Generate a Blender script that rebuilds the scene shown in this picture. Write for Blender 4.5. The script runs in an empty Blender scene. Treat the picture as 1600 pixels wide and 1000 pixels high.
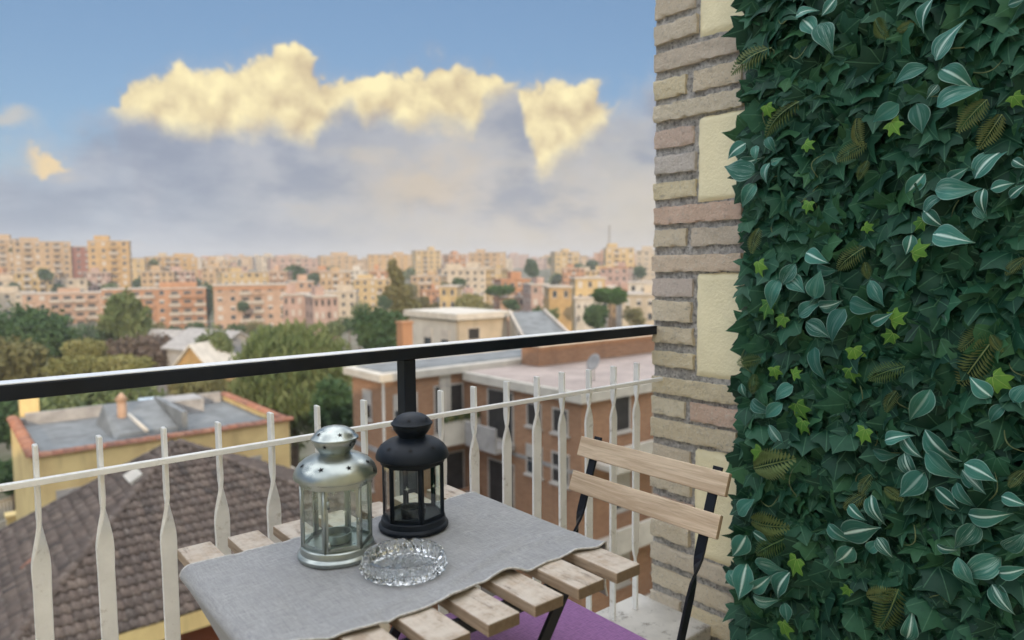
import bpy, bmesh, math, random
import numpy as np
from mathutils import Matrix, Vector, Euler, noise as mnoise

# ------------------------------------------------------------------ camera, sky, sun, exposure
sc = bpy.context.scene
COL = sc.collection
CAM = np.array([-0.2978, -1.2668, 1.1718]); YAW, PITCH, ROLL, FPX = 0.6853, 0.0746, -0.0081, 1107.2
_f = np.array([math.sin(YAW)*math.cos(PITCH), math.cos(YAW)*math.cos(PITCH), -math.sin(PITCH)])
_r = np.array([math.cos(YAW), -math.sin(YAW), 0.0]); _u = np.cross(_r, _f)
_r, _u = math.cos(ROLL)*_r + math.sin(ROLL)*_u, -math.sin(ROLL)*_r + math.cos(ROLL)*_u
cam_d = bpy.data.cameras.new('camera'); cam_o = bpy.data.objects.new('camera', cam_d); COL.objects.link(cam_o)
cam_o.matrix_world = Matrix(((_r[0], _u[0], -_f[0], CAM[0]), (_r[1], _u[1], -_f[1], CAM[1]), (_r[2], _u[2], -_f[2], CAM[2]), (0, 0, 0, 1)))
cam_d.sensor_width = 36; cam_d.lens = FPX/1600*36; cam_d.clip_start = 0.05; cam_d.clip_end = 9000
cam_d.dof.use_dof = True; cam_d.dof.focus_distance = 1.45; cam_d.dof.aperture_fstop = 3.15
sc.camera = cam_o

def ray(px, py): return _f + _r*(px-800)/FPX - _u*(py-500)/FPX
def at_depth(px, py, d): return CAM + ray(px, py)*d
def atz(px, py, z): d = ray(px, py); return CAM + d*(z-CAM[2])/d[2]
def atx(px, py, x): d = ray(px, py); return CAM + d*(x-CAM[0])/d[0]
def aty(px, py, y): d = ray(px, py); return CAM + d*(y-CAM[1])/d[1]
def lin(r, g, b):
    f = lambda c: (c/12.92 if c <= .04045 else ((c+.055)/1.055)**2.4)
    return tuple(f(c/255) for c in (r, g, b))

class NT:                       # a small helper to write node trees
    def __init__(s, tree): s.t = tree; s.t.nodes.clear()
    def n(s, typ, **kw):
        nd = s.t.nodes.new(typ)
        for k, v in kw.items():
            if k.startswith('_'): setattr(nd, k[1:], v)
        for k, v in kw.items():
            if not k.startswith('_'): s.set(nd, k, v)
        return nd
    def set(s, nd, k, v):
        k2 = int(k[1:]) if k[0] == 'i' and k[1:].isdigit() else k.replace('__', ' ')
        sk = nd.inputs[k2]
        if isinstance(v, bpy.types.NodeSocket): s.t.links.new(v, sk)
        elif isinstance(v, bpy.types.Node): s.t.links.new(v.outputs[0], sk)
        else:
            if sk.type == 'RGBA' and len(v) == 3: v = (*v, 1)
            sk.default_value = v
    def m(s, op, a, b=None, c=None, clamp=False):
        nd = s.t.nodes.new('ShaderNodeMath'); nd.operation = op; nd.use_clamp = clamp
        for i, v in enumerate((a, b, c)):
            if v is not None: s.set(nd, 'i%d' % i, v)
        return nd.outputs[0]
    def vm(s, op, a, b=None):
        nd = s.t.nodes.new('ShaderNodeVectorMath'); nd.operation = op
        s.set(nd, 'i0', a)
        if b is not None: s.set(nd, 'i1', b)
        return nd.outputs[0]
    def rng(s, v, a, b, c=0.0, d=1.0, smooth=True):
        nd = s.t.nodes.new('ShaderNodeMapRange'); nd.interpolation_type = 'SMOOTHSTEP' if smooth else 'LINEAR'
        for k, x in (('Value', v), ('From Min', a), ('From Max', b), ('To Min', c), ('To Max', d)): s.set(nd, k, x)
        return nd.outputs[0]
    def mix(s, f, a, b, blend='MIX'):
        nd = s.t.nodes.new('ShaderNodeMix'); nd.data_type = 'RGBA'; nd.blend_type = blend
        s.set(nd, 'i0', f); s.set(nd, 'i6', a); s.set(nd, 'i7', b)
        return nd.outputs[2]
    def ramp(s, v, stops, interp='LINEAR'):
        nd = s.t.nodes.new('ShaderNodeValToRGB'); cr = nd.color_ramp; cr.interpolation = interp
        while len(cr.elements) < len(stops): cr.elements.new(0.5)
        for e, (p, c) in zip(cr.elements, stops):
            e.position = p; e.color = (c, c, c, 1) if not hasattr(c, '__len__') else (*c, 1)
        s.set(nd, 'Fac', v); return nd.outputs[0]
    def noise(s, vec, scale, detail=4, rough=.55, dist=0.0):
        nd = s.n('ShaderNodeTexNoise', Vector=vec, Scale=scale, Detail=detail, Roughness=rough, Distortion=dist)
        return nd.outputs[0]

SUN_EL = math.radians(13); SUN_AZ = math.radians(208)      # compass angle from +Y towards +X
wd = bpy.data.worlds.new('World'); sc.world = wd; wd.use_nodes = True
w = NT(wd.node_tree)
sky = w.n('ShaderNodeTexSky', _sky_type='NISHITA', _sun_disc=False, _sun_elevation=SUN_EL, _sun_rotation=SUN_AZ, _altitude=60.0, _air_density=1.0, _dust_density=0.6, _ozone_density=2.2)
dirv = w.n('ShaderNodeTexCoord').outputs['Generated']
sp = w.n('ShaderNodeSeparateXYZ', Vector=dirv)
az = w.m('MULTIPLY', w.m('ARCTAN2', sp.outputs[0], sp.outputs[1]), 57.29578)
el = w.m('MULTIPLY', w.m('ARCSINE', sp.outputs[2]), 57.29578)
n_big = w.noise(dirv, 9.0, 7, .6)
n_fine = w.noise(w.vm('ADD', dirv, (3.1, 1.7, 5.2)), 26.0, 5, .58)
puff = w.m('ABSOLUTE', w.m('SUBTRACT', w.noise(w.vm('ADD', dirv, (.2, .9, .4)), 15.0, 4, .5), .5))
puff_up = w.m('ABSOLUTE', w.m('SUBTRACT', w.noise(w.vm('ADD', dirv, (.194, .894, .416)), 15.0, 4, .5), .5))
n_az = w.noise(w.vm('ADD', dirv, (7.7, 2.2, 0.4)), 22.0, 5, .6)
n_low = w.noise(w.vm('ADD', dirv, (1.3, 9.1, 2.7)), 1.6, 3, .5)
azw = w.m('ADD', az, w.m('MULTIPLY', w.m('SUBTRACT', n_az, .5), 2.0))
elw = w.m('ADD', w.m('ADD', el, w.m('MULTIPLY', w.m('SUBTRACT', n_fine, .5), 1.5)), w.m('SUBTRACT', .45, w.m('MULTIPLY', puff, 9.0)))
outside = w.m('SUBTRACT', 1.0, w.rng(w.m('ABSOLUTE', w.m('SUBTRACT', az, 27.0)), 25.0, 45.0, 1.0, 0.0))
u01 = w.m('DIVIDE', azw, 60.0, clamp=True)
TOP = [(3.9, 7.65), (6.0, 8.07), (7.86, 9.14), (10.8, 11.29), (11.46, 12.82), (12.69, 13.58), (14.77, 14.3), (18.65, 14.79), (20.01, 15.7), (21.37, 16.1), (23.2, 15.5), (24.57, 14.4), (28.42, 14.41), (31.38, 14.96), (33.38, 15.4), (36.39, 15.2), (38.91, 14.5), (40.93, 14.2), (44.46, 14.1), (45.97, 13.2), (47.47, 12.6), (48.7, 13.4), (50.41, 14.1)]
LOW = [(3.9, 9.5), (9.6, 12.2), (10.6, 11.0), (13.35, 10.0), (16.29, 9.9), (18.94, 10.6), (21.2, 10.7), (23.04, 10.1), (24.21, 9.6), (25.44, 11.4), (26.66, 12.1), (27.86, 11.2), (29.34, 11.75), (31.3, 10.85), (33.32, 11.6), (36.34, 10.8), (37.38, 13.0), (39.92, 13.9), (40.66, 10.8), (41.66, 7.6), (43.44, 8.8), (46.6, 10.9), (48.0, 13.8), (50.41, 15.5)]
el_top = w.m('MULTIPLY', w.ramp(u01, [(a/60, e/20) for a, e in TOP]), 20.0)
el_top = w.m('ADD', el_top, w.m('MULTIPLY', outside, w.m('MULTIPLY', w.m('SUBTRACT', n_low, .45), 26.0)))
el_low = w.m('MULTIPLY', w.ramp(u01, [(a/60, e/20) for a, e in LOW]), 20.0)
el_low = w.m('ADD', el_low, w.m('MULTIPLY', outside, 3.0))
lit_range = w.m('MULTIPLY', w.rng(azw, 9.2, 11.6), w.rng(azw, 49.5, 46.4))
bank = w.m('MAXIMUM', w.m('MULTIPLY', lit_range, w.rng(w.m('SUBTRACT', el_top, elw), -.25, .35)), w.rng(w.m('SUBTRACT', el_top, w.m('ADD', elw, .6)), -2.2, 2.4, 0.0, .95))
g_el = w.m('ADD', el, w.m('ADD', w.m('MULTIPLY', w.m('SUBTRACT', n_big, .5), 3.5), w.m('MULTIPLY', w.m('SUBTRACT', n_fine, .5), 2.0)))
gold = w.m('MULTIPLY', w.rng(w.m('SUBTRACT', g_el, el_low), -1.2, 1.1), w.rng(w.m('SUBTRACT', el_top, elw), -.3, .6))
soft_gold = w.m('MULTIPLY', w.m('MULTIPLY', w.rng(w.m('ABSOLUTE', w.m('SUBTRACT', azw, 32.5)), 0.0, 7.0, 1.0, 0.0), w.rng(w.m('ABSOLUTE', w.m('SUBTRACT', elw, 6.4)), 0.0, 2.8, 1.0, 0.0)), .42)
scrap = w.m('MULTIPLY', w.rng(w.m('ABSOLUTE', w.m('SUBTRACT', azw, 6.6)), .3, 1.7, 1.0, 0.0), w.rng(w.m('ABSOLUTE', w.m('SUBTRACT', elw, 6.85)), .1, .8, 1.0, 0.0))
scrap2 = w.m('MULTIPLY', w.rng(w.m('ABSOLUTE', w.m('SUBTRACT', azw, 3.0)), 1.5, 4.2, .75, 0.0), w.rng(w.m('ABSOLUTE', w.m('SUBTRACT', elw, 9.7)), .2, 1.5, 1.0, 0.0))
EXP = .62; K = 1/.07/2**EXP                                  # fixed cloud colours come out as written at this strength and exposure
sc_ = lambda c, k=1.0: tuple(x*K*k for x in c)
relief = w.m('MULTIPLY', w.m('SUBTRACT', puff, puff_up), 5.0)
billow = w.rng(w.m('ADD', w.m('ADD', .66, w.m('MULTIPLY', relief, .8)), w.m('MULTIPLY', w.m('SUBTRACT', n_big, .5), 1.3)), -.15, 1.2, smooth=False)
c_gold = w.mix(billow, sc_(lin(198, 176, 146)), sc_(lin(255, 240, 188), 1.06))
warm = w.m('MULTIPLY', w.rng(az, 8.0, 42.0), w.rng(el, 12.0, 2.0, .35, 1.0))
c_bank = w.mix(warm, w.mix(w.rng(el, 0.0, 9.0), sc_(lin(174, 186, 200)), sc_(lin(156, 167, 186))), sc_(lin(204, 194, 178)))
c_bank = w.mix(w.rng(w.m('ADD', w.m('MULTIPLY', n_big, .7), w.m('MULTIPLY', n_fine, .3)), .38, .66, 0.0, .42), c_bank, sc_(lin(204, 204, 208)))
c_sky = w.mix(.45, sky.outputs[0], sc_(lin(128, 166, 210)))
# broken cloud added unseen overhead, well above the bank, brightened to light the balcony
n_mid = w.noise(w.vm('MULTIPLY', dirv, (1.0, 1.0, 1.8)), 3.2, 6, .58)
cover = w.m('MULTIPLY', w.rng(n_mid, .36, .54), w.rng(el, 21.0, 34.0))
c_over = w.mix(w.rng(n_big, .35, .65), sc_(lin(226, 232, 240), 2.4), sc_(lin(248, 250, 255), 3.2))
c_sky = w.mix(cover, c_sky, c_over)
n_roll = w.noise(w.vm('MULTIPLY', w.vm('ADD', dirv, (.6, .3, 1.1)), (1.0, 1.0, 2.4)), 7.5, 6, .56)
c_bank = w.mix(w.m('MULTIPLY', w.rng(n_roll, .54, .34), w.rng(el, 1.0, 4.5, .25, .62)), c_bank, sc_(lin(134, 146, 168)))
c_bank = w.mix(w.m('MULTIPLY', w.rng(n_roll, .52, .70), .5), c_bank, sc_(lin(214, 202, 184)))
c = w.mix(bank, c_sky, c_bank)
c = w.mix(soft_gold, c, sc_(lin(226, 200, 158)))
c = w.mix(gold, c, c_gold)
c = w.mix(scrap, c, sc_(lin(240, 214, 168)))
c = w.mix(scrap2, c, sc_(lin(206, 200, 190)))
c = w.mix(w.rng(el, 3.0, -.5, 0.0, .45), c, sc_(lin(186, 190, 192)))
bg = w.n('ShaderNodeBackground', Color=c, Strength=.07)
wo = w.n('ShaderNodeOutputWorld'); w.t.links.new(bg.outputs[0], wo.inputs[0])

sun_d = bpy.data.lights.new('sun', 'SUN'); sun_o = bpy.data.objects.new('sun', sun_d); COL.objects.link(sun_o)
sun_d.energy = 2.0; sun_d.angle = math.radians(.6); sun_d.color = (1.0, .80, .56)
to_sun = Vector((math.sin(SUN_AZ)*math.cos(SUN_EL), math.cos(SUN_AZ)*math.cos(SUN_EL), math.sin(SUN_EL)))
sun_o.rotation_euler = to_sun.to_track_quat('Z', 'Y').to_euler(); sun_o.location = (0, -30, 40)
sc.view_settings.view_transform = 'Standard'; sc.view_settings.look = 'None'; sc.view_settings.gamma = 1
sc.view_settings.use_curve_mapping = False
sc.view_settings.exposure = EXP
sc.render.engine = 'CYCLES'
sc.cycles.use_denoising = True
sc.cycles.max_bounces = 10; sc.cycles.transparent_max_bounces = 16; sc.cycles.transmission_bounces = 10
sc.cycles.sample_clamp_indirect = 4.0

# ------------------------------------------------------------------ materials
def material(name):
    m = bpy.data.materials.new(name); m.use_nodes = True
    return m, NT(m.node_tree)
def finish(m, t, **kw):
    disp = kw.pop('normal', None)
    p = t.n('ShaderNodeBsdfPrincipled', **kw)
    if disp is not None: t.set(p, 'Normal', disp)
    o = t.n('ShaderNodeOutputMaterial'); t.t.links.new(p.outputs[0], o.inputs[0]); return m
def wpos(t): return t.n('ShaderNodeNewGeometry').outputs['Position']
def bump(t, h, strength=.3, dist=.002):
    return t.n('ShaderNodeBump', Strength=strength, Distance=dist, Height=h).outputs[0]
def plain(name, rgb, rough=.6, var=.15, scale=4.0, bump_s=.0, bump_scale=60.0, bump_d=.002, metal=0.0, dirt=None, **kw):
    m, t = material(name); p = wpos(t)
    n = t.noise(p, scale, 6, .6)
    lo = tuple(c*(1-var) for c in rgb); hi = tuple(min(1, c*(1+var)) for c in rgb)
    col = t.mix(t.rng(n, .3, .7), lo, hi)
    if dirt:
        dn = t.noise(t.vm('ADD', p, (4.4, 1.2, 8.8)), dirt[1], 7, .68)
        col = t.mix(t.rng(dn, dirt[2], dirt[3], 0, dirt[4]), col, dirt[0])
    kk = dict(Base__Color=col, Roughness=rough, Metallic=metal); kk.update(kw)
    if bump_s: kk['normal'] = bump(t, t.noise(p, bump_scale, 5, .65), bump_s, bump_d)
    return finish(m, t, **kk)
def obj_tint(t, base, amount, sat=.0):
    r = t.n('ShaderNodeObjectInfo').outputs['Random']
    hs = t.n('ShaderNodeHueSaturation', Hue=t.rng(r, 0, 1, .5-sat, .5+sat, False), Value=t.rng(t.m('FRACT', t.m('MULTIPLY', r, 7.31)), 0, 1, 1-amount, 1+amount, False), Color=base)
    return hs.outputs[0]

M = {}
M['white_paint'] = plain('white_paint', (.86, .845, .815), .42, .06, 14, .4, 130, .002, dirt=((.42, .36, .30), 42, .56, .72, .6))
M['dark_paint'] = plain('dark_paint', (.006, .009, .016), .42, .3, 12, .12, 180, .001, Specular__IOR__Level=.3)
M['sky_sheen'] = plain('sky_sheen', (.84, .85, .86), .22, .08, 9, .1, 150, .001, dirt=((.25, .24, .24), 60, .64, .74, .5))  # pale colour paints the sky's reflection on the rail top, plus dark specks
M['black_steel'] = plain('black_steel', (.006, .008, .014), .38, .3, 20, .1, 200, .001, Specular__IOR__Level=.35)
M['black_lantern'] = plain('black_lantern', (.006, .010, .017), .5, .25, 20, .08, 220, .001, Specular__IOR__Level=.28)
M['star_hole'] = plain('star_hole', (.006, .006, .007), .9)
M['concrete_ledge'] = plain('concrete_ledge', (.50, .47, .42), .75, .12, 9, .35, 140, .002, dirt=((.16, .14, .115), 26, .54, .70, .8))
M['floor_tile'] = plain('floor_tile', (.48, .40, .32), .5, .15, 6)
M['plaster'] = plain('plaster', (.93, .83, .55), .8, .05, 5, .8, 120, .004, dirt=((.52, .42, .26), 16, .58, .8, .30))
M['mortar'] = plain('mortar', (.56, .53, .50), .95, .30, 80, 1.0, 260, .009, dirt=((.20, .19, .18), 95, .50, .64, .8))

def mk_brick():
    m, t = material('brick_clay'); p = wpos(t)
    r = t.n('ShaderNodeObjectInfo').outputs['Random']
    base = t.ramp(r, [(0, (.82, .70, .46)), (.22, (.76, .64, .47)), (.40, (.68, .57, .45)), (.58, (.84, .74, .54)), (.74, (.74, .52, .40)), (.88, (.66, .59, .53)), (1, (.80, .68, .48))])
    n = t.noise(p, 30, 8, .72); n2 = t.noise(p, 130, 7, .75)
    col = t.mix(t.rng(n, .50, .82, 0, .65), base, (.34, .29, .25))
    col = t.mix(t.rng(n2, .52, .68, 0, .7), col, (.80, .76, .66))
    col = t.mix(t.rng(t.noise(t.vm('MULTIPLY', p, (1, 1, 3.0)), 18, 6, .7), .58, .76, 0, .6), col, (.24, .21, .19))
    col = t.mix(t.rng(t.noise(p, 170, 5, .7), .61, .69, 0, .75), col, (.16, .135, .115))
    col = t.mix(t.rng(t.noise(t.vm('ADD', p, (5, 3, 1)), 75, 6, .7), .58, .70, 0, .5), col, (.38, .34, .30))
    h = t.m('ADD', t.m('MULTIPLY', n, 1.0), t.m('MULTIPLY', n2, .8))
    return finish(m, t, Base__Color=col, Roughness=.9, normal=bump(t, h, 1.0, .009))
M['brick'] = mk_brick()

def mk_wood(name, axis, base, dark, grain=70, weather=None, rough=.6):
    m, t = material(name); p = wpos(t)
    rnd = t.n('ShaderNodeObjectInfo').outputs['Random']
    off = t.n('ShaderNodeCombineXYZ', X=t.m('MULTIPLY', rnd, 13.0), Y=t.m('MULTIPLY', rnd, 7.0), Z=t.m('MULTIPLY', rnd, 5.0)).outputs[0]
    s = [grain, grain, grain]; s[axis] = grain*.055
    v = t.vm('MULTIPLY', t.vm('ADD', p, off), tuple(s))
    g = t.noise(v, 1.0, 6, .62, 1.2); g2 = t.noise(v, 4.5, 3, .6)
    col = t.mix(t.rng(g, .33, .68), dark, base)
    col = t.mix(t.rng(g2, .50, .75, 0, .35), col, tuple(c*.55 for c in dark))
    col = t.mix(t.rng(t.m('FRACT', t.m('MULTIPLY', rnd, 3.7)), 0, 1, 0, .22), col, tuple(c*.7 for c in base))
    if weather:
        wn = t.noise(p, 32, 6, .7)
        up = t.rng(t.n('ShaderNodeSeparateXYZ', Vector=t.n('ShaderNodeNewGeometry').outputs['True Normal']).outputs[2], .6, .95, .12, 1.0)
        col = t.mix(t.m('MULTIPLY', up, t.rng(wn, .32, .64, .22, .85)), col, weather)
        stx = [55, 55, 55]; stx[axis] = 9
        col = t.mix(t.rng(t.noise(t.vm('MULTIPLY', t.vm('ADD', p, off), tuple(stx)), 1.0, 6, .75), .56, .68, 0, .7), col, (.13, .095, .07))
    en = t.rng(t.m('ABSOLUTE', t.n('ShaderNodeSeparateXYZ', Vector=t.n('ShaderNodeNewGeometry').outputs['True Normal']).outputs[axis]), .75, .95, 0, .8)
    col = t.mix(en, col, tuple(c*.42 for c in dark))                  # end grain
    return finish(m, t, Base__Color=col, Roughness=rough, normal=bump(t, t.m('ADD', g, t.m('MULTIPLY', g2, .5)), .35, .0012))
M['table_wood'] = mk_wood('table_wood', 1, (.46, .34, .235), (.25, .165, .10), 75, (.60, .53, .45), .62)
M['chair_wood'] = mk_wood('chair_wood', 1, (.70, .55, .39), (.47, .34, .22), 75, None, .5)

def mk_linen():
    m, t = material('linen'); p = wpos(t)
    wv = t.n('ShaderNodeTexWave', Vector=p, Scale=330.0, Distortion=1.2, Detail=2.0, _bands_direction='X').outputs[1]
    wv2 = t.n('ShaderNodeTexWave', Vector=p, Scale=330.0, Distortion=1.2, Detail=2.0, _bands_direction='Y').outputs[1]
    fx = t.noise(t.vm('MULTIPLY', p, (45, 620, 620)), 1.0, 4, .65); fy = t.noise(t.vm('MULTIPLY', p, (620, 45, 620)), 1.0, 4, .65)
    f = t.m('MULTIPLY', t.m('ADD', fx, fy), .5)
    col = t.mix(t.rng(f, .36, .64), (.225, .226, .236), (.42, .418, .42))
    col = t.mix(t.rng(t.noise(p, 9, 6, .65), .35, .7, 0, .45), col, (.25, .25, .265))
    col = t.mix(t.rng(t.noise(t.vm('MULTIPLY', p, (18, 420, 420)), 1.0, 2, .5), .66, .74, 0, .5), col, (.62, .62, .62))
    h = t.m('ADD', t.m('ADD', wv, wv2), t.m('MULTIPLY', f, 2.5))
    return finish(m, t, Base__Color=col, Roughness=.92, Sheen__Weight=.25, normal=bump(t, h, .4, .0008))
M['linen'] = mk_linen()
M['hem'] = plain('hem', (.52, .51, .50), .95, .2, 200, .4, 500, .001)
def mk_purple():
    m, t = material('purple_felt'); p = wpos(t)
    f = t.m('MULTIPLY', t.m('ADD', t.noise(t.vm('MULTIPLY', p, (50, 500, 500)), 1, 3, .6), t.noise(t.vm('MULTIPLY', p, (500, 50, 500)), 1, 3, .6)), .5)
    col = t.mix(t.rng(f, .35, .65), (.20, .070, .235), (.35, .145, .39))
    return finish(m, t, Base__Color=col, Roughness=.9, Sheen__Weight=.4, normal=bump(t, f, .5, .0012))
M['purple'] = mk_purple()
def mk_silver():
    m, t = material('silver_metal'); p = wpos(t)
    n = t.noise(p, 18, 5, .6)
    col = t.mix(t.rng(n, .3, .7), (.36, .39, .365), (.47, .50, .47))
    return finish(m, t, Base__Color=col, Metallic=1.0, Roughness=t.rng(t.noise(p, 40, 4, .6), .3, .7, .26, .40), normal=bump(t, t.noise(p, 30, 3, .5), .08, .002))
M['silver'] = mk_silver()
def mk_pane(name, tint=(.95, .98, .96), gloss=1.0):
    m, t = material(name)
    fr = t.n('ShaderNodeFresnel', IOR=t.rng(t.n('ShaderNodeNewGeometry').outputs['Backfacing'], 0, 1, 1.5, 1/1.5, False)).outputs[0]
    tr = t.n('ShaderNodeBsdfTransparent', Color=tint); gl = t.n('ShaderNodeBsdfGlossy', Color=(1, 1, 1), Roughness=.02)
    mx = t.n('ShaderNodeMixShader'); t.set(mx, 'i0', t.m('MULTIPLY', fr, gloss)); t.t.links.new(tr.outputs[0], mx.inputs[1]); t.t.links.new(gl.outputs[0], mx.inputs[2])
    o = t.n('ShaderNodeOutputMaterial'); t.t.links.new(mx.outputs[0], o.inputs[0]); return m
M['pane'] = mk_pane('lantern_pane')
M['etch'] = plain('etch', (.85, .85, .80), .6)
m_, t_ = material('cut_glass'); M['glass'] = finish(m_, t_, Base__Color=(.97, .995, 1.0), Roughness=.0, IOR=1.5, Transmission__Weight=1.0)

def leaf_mat(name, kind):
    m, t = material(name)
    uv = t.n('ShaderNodeUVMap', _uv_map='leaf').outputs[0]
    s = t.n('ShaderNodeSeparateXYZ', Vector=uv); u, v = s.outputs[0], s.outputs[1]
    tint = t.m('FRACT', t.m('ADD', t.n('ShaderNodeAttribute', _attribute_name='tint').outputs['Fac'], t.n('ShaderNodeObjectInfo').outputs['Random']))
    p = wpos(t); n = t.noise(p, 90, 4, .6)
    rough = .55
    if kind in ('ivy', 'lime'):
        a = t.m('ARCTAN2', u, t.m('ADD', v, .02))
        # five veins radiate from the leaf base
        k = t.m('ABSOLUTE', t.m('SUBTRACT', t.m('FRACT', t.m('ADD', t.m('DIVIDE', a, .78), .5)), .5))
        rr = t.vm('LENGTH', uv) if False else t.m('SQRT', t.m('ADD', t.m('MULTIPLY', u, u), t.m('MULTIPLY', v, v)))
        vein = t.m('MULTIPLY', t.rng(t.m('MULTIPLY', k, rr), .006, .030, 1.0, 0.0), .6)
        if kind == 'ivy':
            c0 = t.ramp(tint, [(0, (.006, .040, .024)), (.3, (.011, .060, .033)), (.6, (.016, .080, .042)), (.85, (.024, .105, .053)), (1, (.045, .140, .052))])
            c1 = (.085, .21, .12)
        else:
            c0 = t.ramp(tint, [(0, (.07, .20, .03)), (.5, (.13, .28, .035)), (1, (.045, .15, .025))]); c1 = (.30, .42, .10)
        col = t.mix(vein, c0, c1)
        col = t.mix(t.rng(n, .4, .7, 0, .4), col, t.mix(.5, c0, (.004, .03, .02)))
        h = t.m('SUBTRACT', n, t.m('MULTIPLY', vein, 2.0))
    elif kind == 'varieg':
        ab = t.m('ABSOLUTE', u)
        mid = t.rng(ab, .03, .20, 1.0, 0.0)
        streak = t.noise(t.n('ShaderNodeCombineXYZ', X=t.m('MULTIPLY', u, 10.0), Y=t.m('MULTIPLY', v, 1.6), Z=t.m('MULTIPLY', tint, 30.0)).outputs[0], 1.0, 3, .6)
        pale = t.m('MULTIPLY', t.rng(streak, .50, .66), t.rng(ab, .2, .95, .8, .25))
        edge = t.rng(ab, .86, .98, 0.0, .3)
        wt = t.m('MAXIMUM', t.m('MULTIPLY', mid, t.rng(t.m('FRACT', t.m('MULTIPLY', tint, 5.3)), .2, .7, .10, 1.0)), t.m('MAXIMUM', t.m('MULTIPLY', pale, t.rng(t.m('FRACT', t.m('MULTIPLY', tint, 9.1)), .3, .9, .12, .6)), edge))
        c0 = t.ramp(tint, [(0, (.016, .095, .070)), (.5, (.030, .145, .105)), (1, (.050, .205, .160))])
        col = t.mix(wt, c0, (.56, .74, .66))
        h = streak
    else:
        c0 = t.ramp(tint, [(0, (.12, .18, .06)), (.5, (.18, .225, .085)), (1, (.08, .15, .045))]); col = t.mix(t.rng(n, .4, .7, 0, .3), c0, (.06, .08, .02)); h = n
    return finish(m, t, Base__Color=col, Roughness=rough, normal=bump(t, h, .25, .002), Specular__IOR__Level=.28)
for k_ in ('ivy', 'lime', 'varieg', 'fern'): M['leaf_'+k_] = leaf_mat('leaf_'+k_, k_)
M['stem'] = plain('stem', (.13, .17, .07), .6, .3, 40)
M['mesh_back'] = plain('mesh_back', (.012, .050, .045), .7, .3, 30, .3, 120, .003)

def facade(name, rgb, var=.10, stain=.28):
    m, t = material(name); p = wpos(t)
    n = t.noise(p, .5, 6, .6)
    st = t.noise(t.vm('MULTIPLY', p, (1.2, 1.2, .22)), 1.0, 6, .65)
    col = t.mix(t.rng(n, .3, .7), tuple(c*(1-var) for c in rgb), tuple(min(.85, c*(1+var)) for c in rgb))
    col = t.mix(t.rng(st, .5, .78, 0, stain), col, tuple(c*.45 for c in rgb))
    return finish(m, t, Base__Color=col, Roughness=.85, Specular__IOR__Level=.2)
F = {'tan': (.52, .37, .22), 'peach': (.54, .36, .25), 'cream': (.58, .49, .37), 'yellow': (.58, .43, .22), 'orange': (.50, .27, .15), 'pink': (.50, .35, .29), 'red': (.34, .15, .11),
     'white': (.66, .62, .55), 'palegrey': (.50, .48, .46), 'ochre': (.54, .36, .17), 'brick': (.46, .25, .135), 'house_yellow': (.80, .58, .27), 'redbrown': (.22, .07, .035), 'blueroof': (.24, .38, .55)}
for k_, v_ in F.items(): M['f_'+k_] = facade('facade_'+k_, tuple(c*(.84 if k_ != 'house_yellow' else 1.0) for c in v_), .14, .40)
def mk_brick_facade():
    m, t = material('facade_brick_rows'); p = wpos(t); q = t.n('ShaderNodeSeparateXYZ', Vector=p)
    v = t.n('ShaderNodeCombineXYZ', X=t.m('ADD', q.outputs[0], q.outputs[1]), Y=q.outputs[2], Z=0.0).outputs[0]
    bt = t.n('ShaderNodeTexBrick', Vector=v, Scale=1.0, Color1=(.46, .245, .135), Color2=(.34, .175, .095), Mortar=(.36, .26, .18), Mortar__Size=.012, Brick__Width=.28, Row__Height=.085).outputs[0]
    col = t.mix(t.rng(t.noise(p, .45, 6, .65), .35, .7, 0, .45), bt, (.30, .165, .10))
    col = t.mix(t.rng(t.noise(t.vm('MULTIPLY', p, (1.6, 1.6, .18)), 1.0, 6, .7), .52, .75, 0, .45), col, (.20, .12, .085))
    return finish(m, t, Base__Color=col, Roughness=.9, Specular__IOR__Level=.15)
M['f_brick'] = mk_brick_facade()
M['far_slab'] = plain('far_slab', (.47, .41, .34), .85, .15, .3, dirt=((.25, .21, .18), .4, .5, .75, .5))
M['slab'] = plain('slab_white', (.58, .53, .45), .8, .12, 1.2, dirt=((.30, .27, .24), 2.2, .55, .75, .4))
M['concrete'] = plain('concrete', (.36, .34, .32), .9, .18, 1.5, dirt=((.16, .15, .13), 2.0, .5, .75, .5))
M['membrane'] = plain('membrane', (.19, .20, .20), .8, .22, .9, .3, 12, .02, dirt=((.10, .10, .10), 1.1, .46, .72, .75))
M['terrace_tile'] = plain('terrace_tile', (.40, .32, .275), .85, .16, .8, dirt=((.24, .20, .18), 1.4, .5, .72, .6))
M['dark_opening'] = plain('dark_opening', (.035, .032, .030), .5, .3, 3)
M['window_glass'] = plain('window_glass', (.035, .045, .055), .08, .3, 2)
M['shutter'] = plain('shutter', (.50, .46, .41), .7, .12, 2)
M['shutter_green'] = plain('shutter_green', (.05, .22, .15), .7, .12, 2)
M['rust_metal'] = plain('rust_metal', (.10, .09, .085), .6)
M['skylight'] = plain('skylight_glass', (.45, .55, .62), .15, .1, 3)
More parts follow.
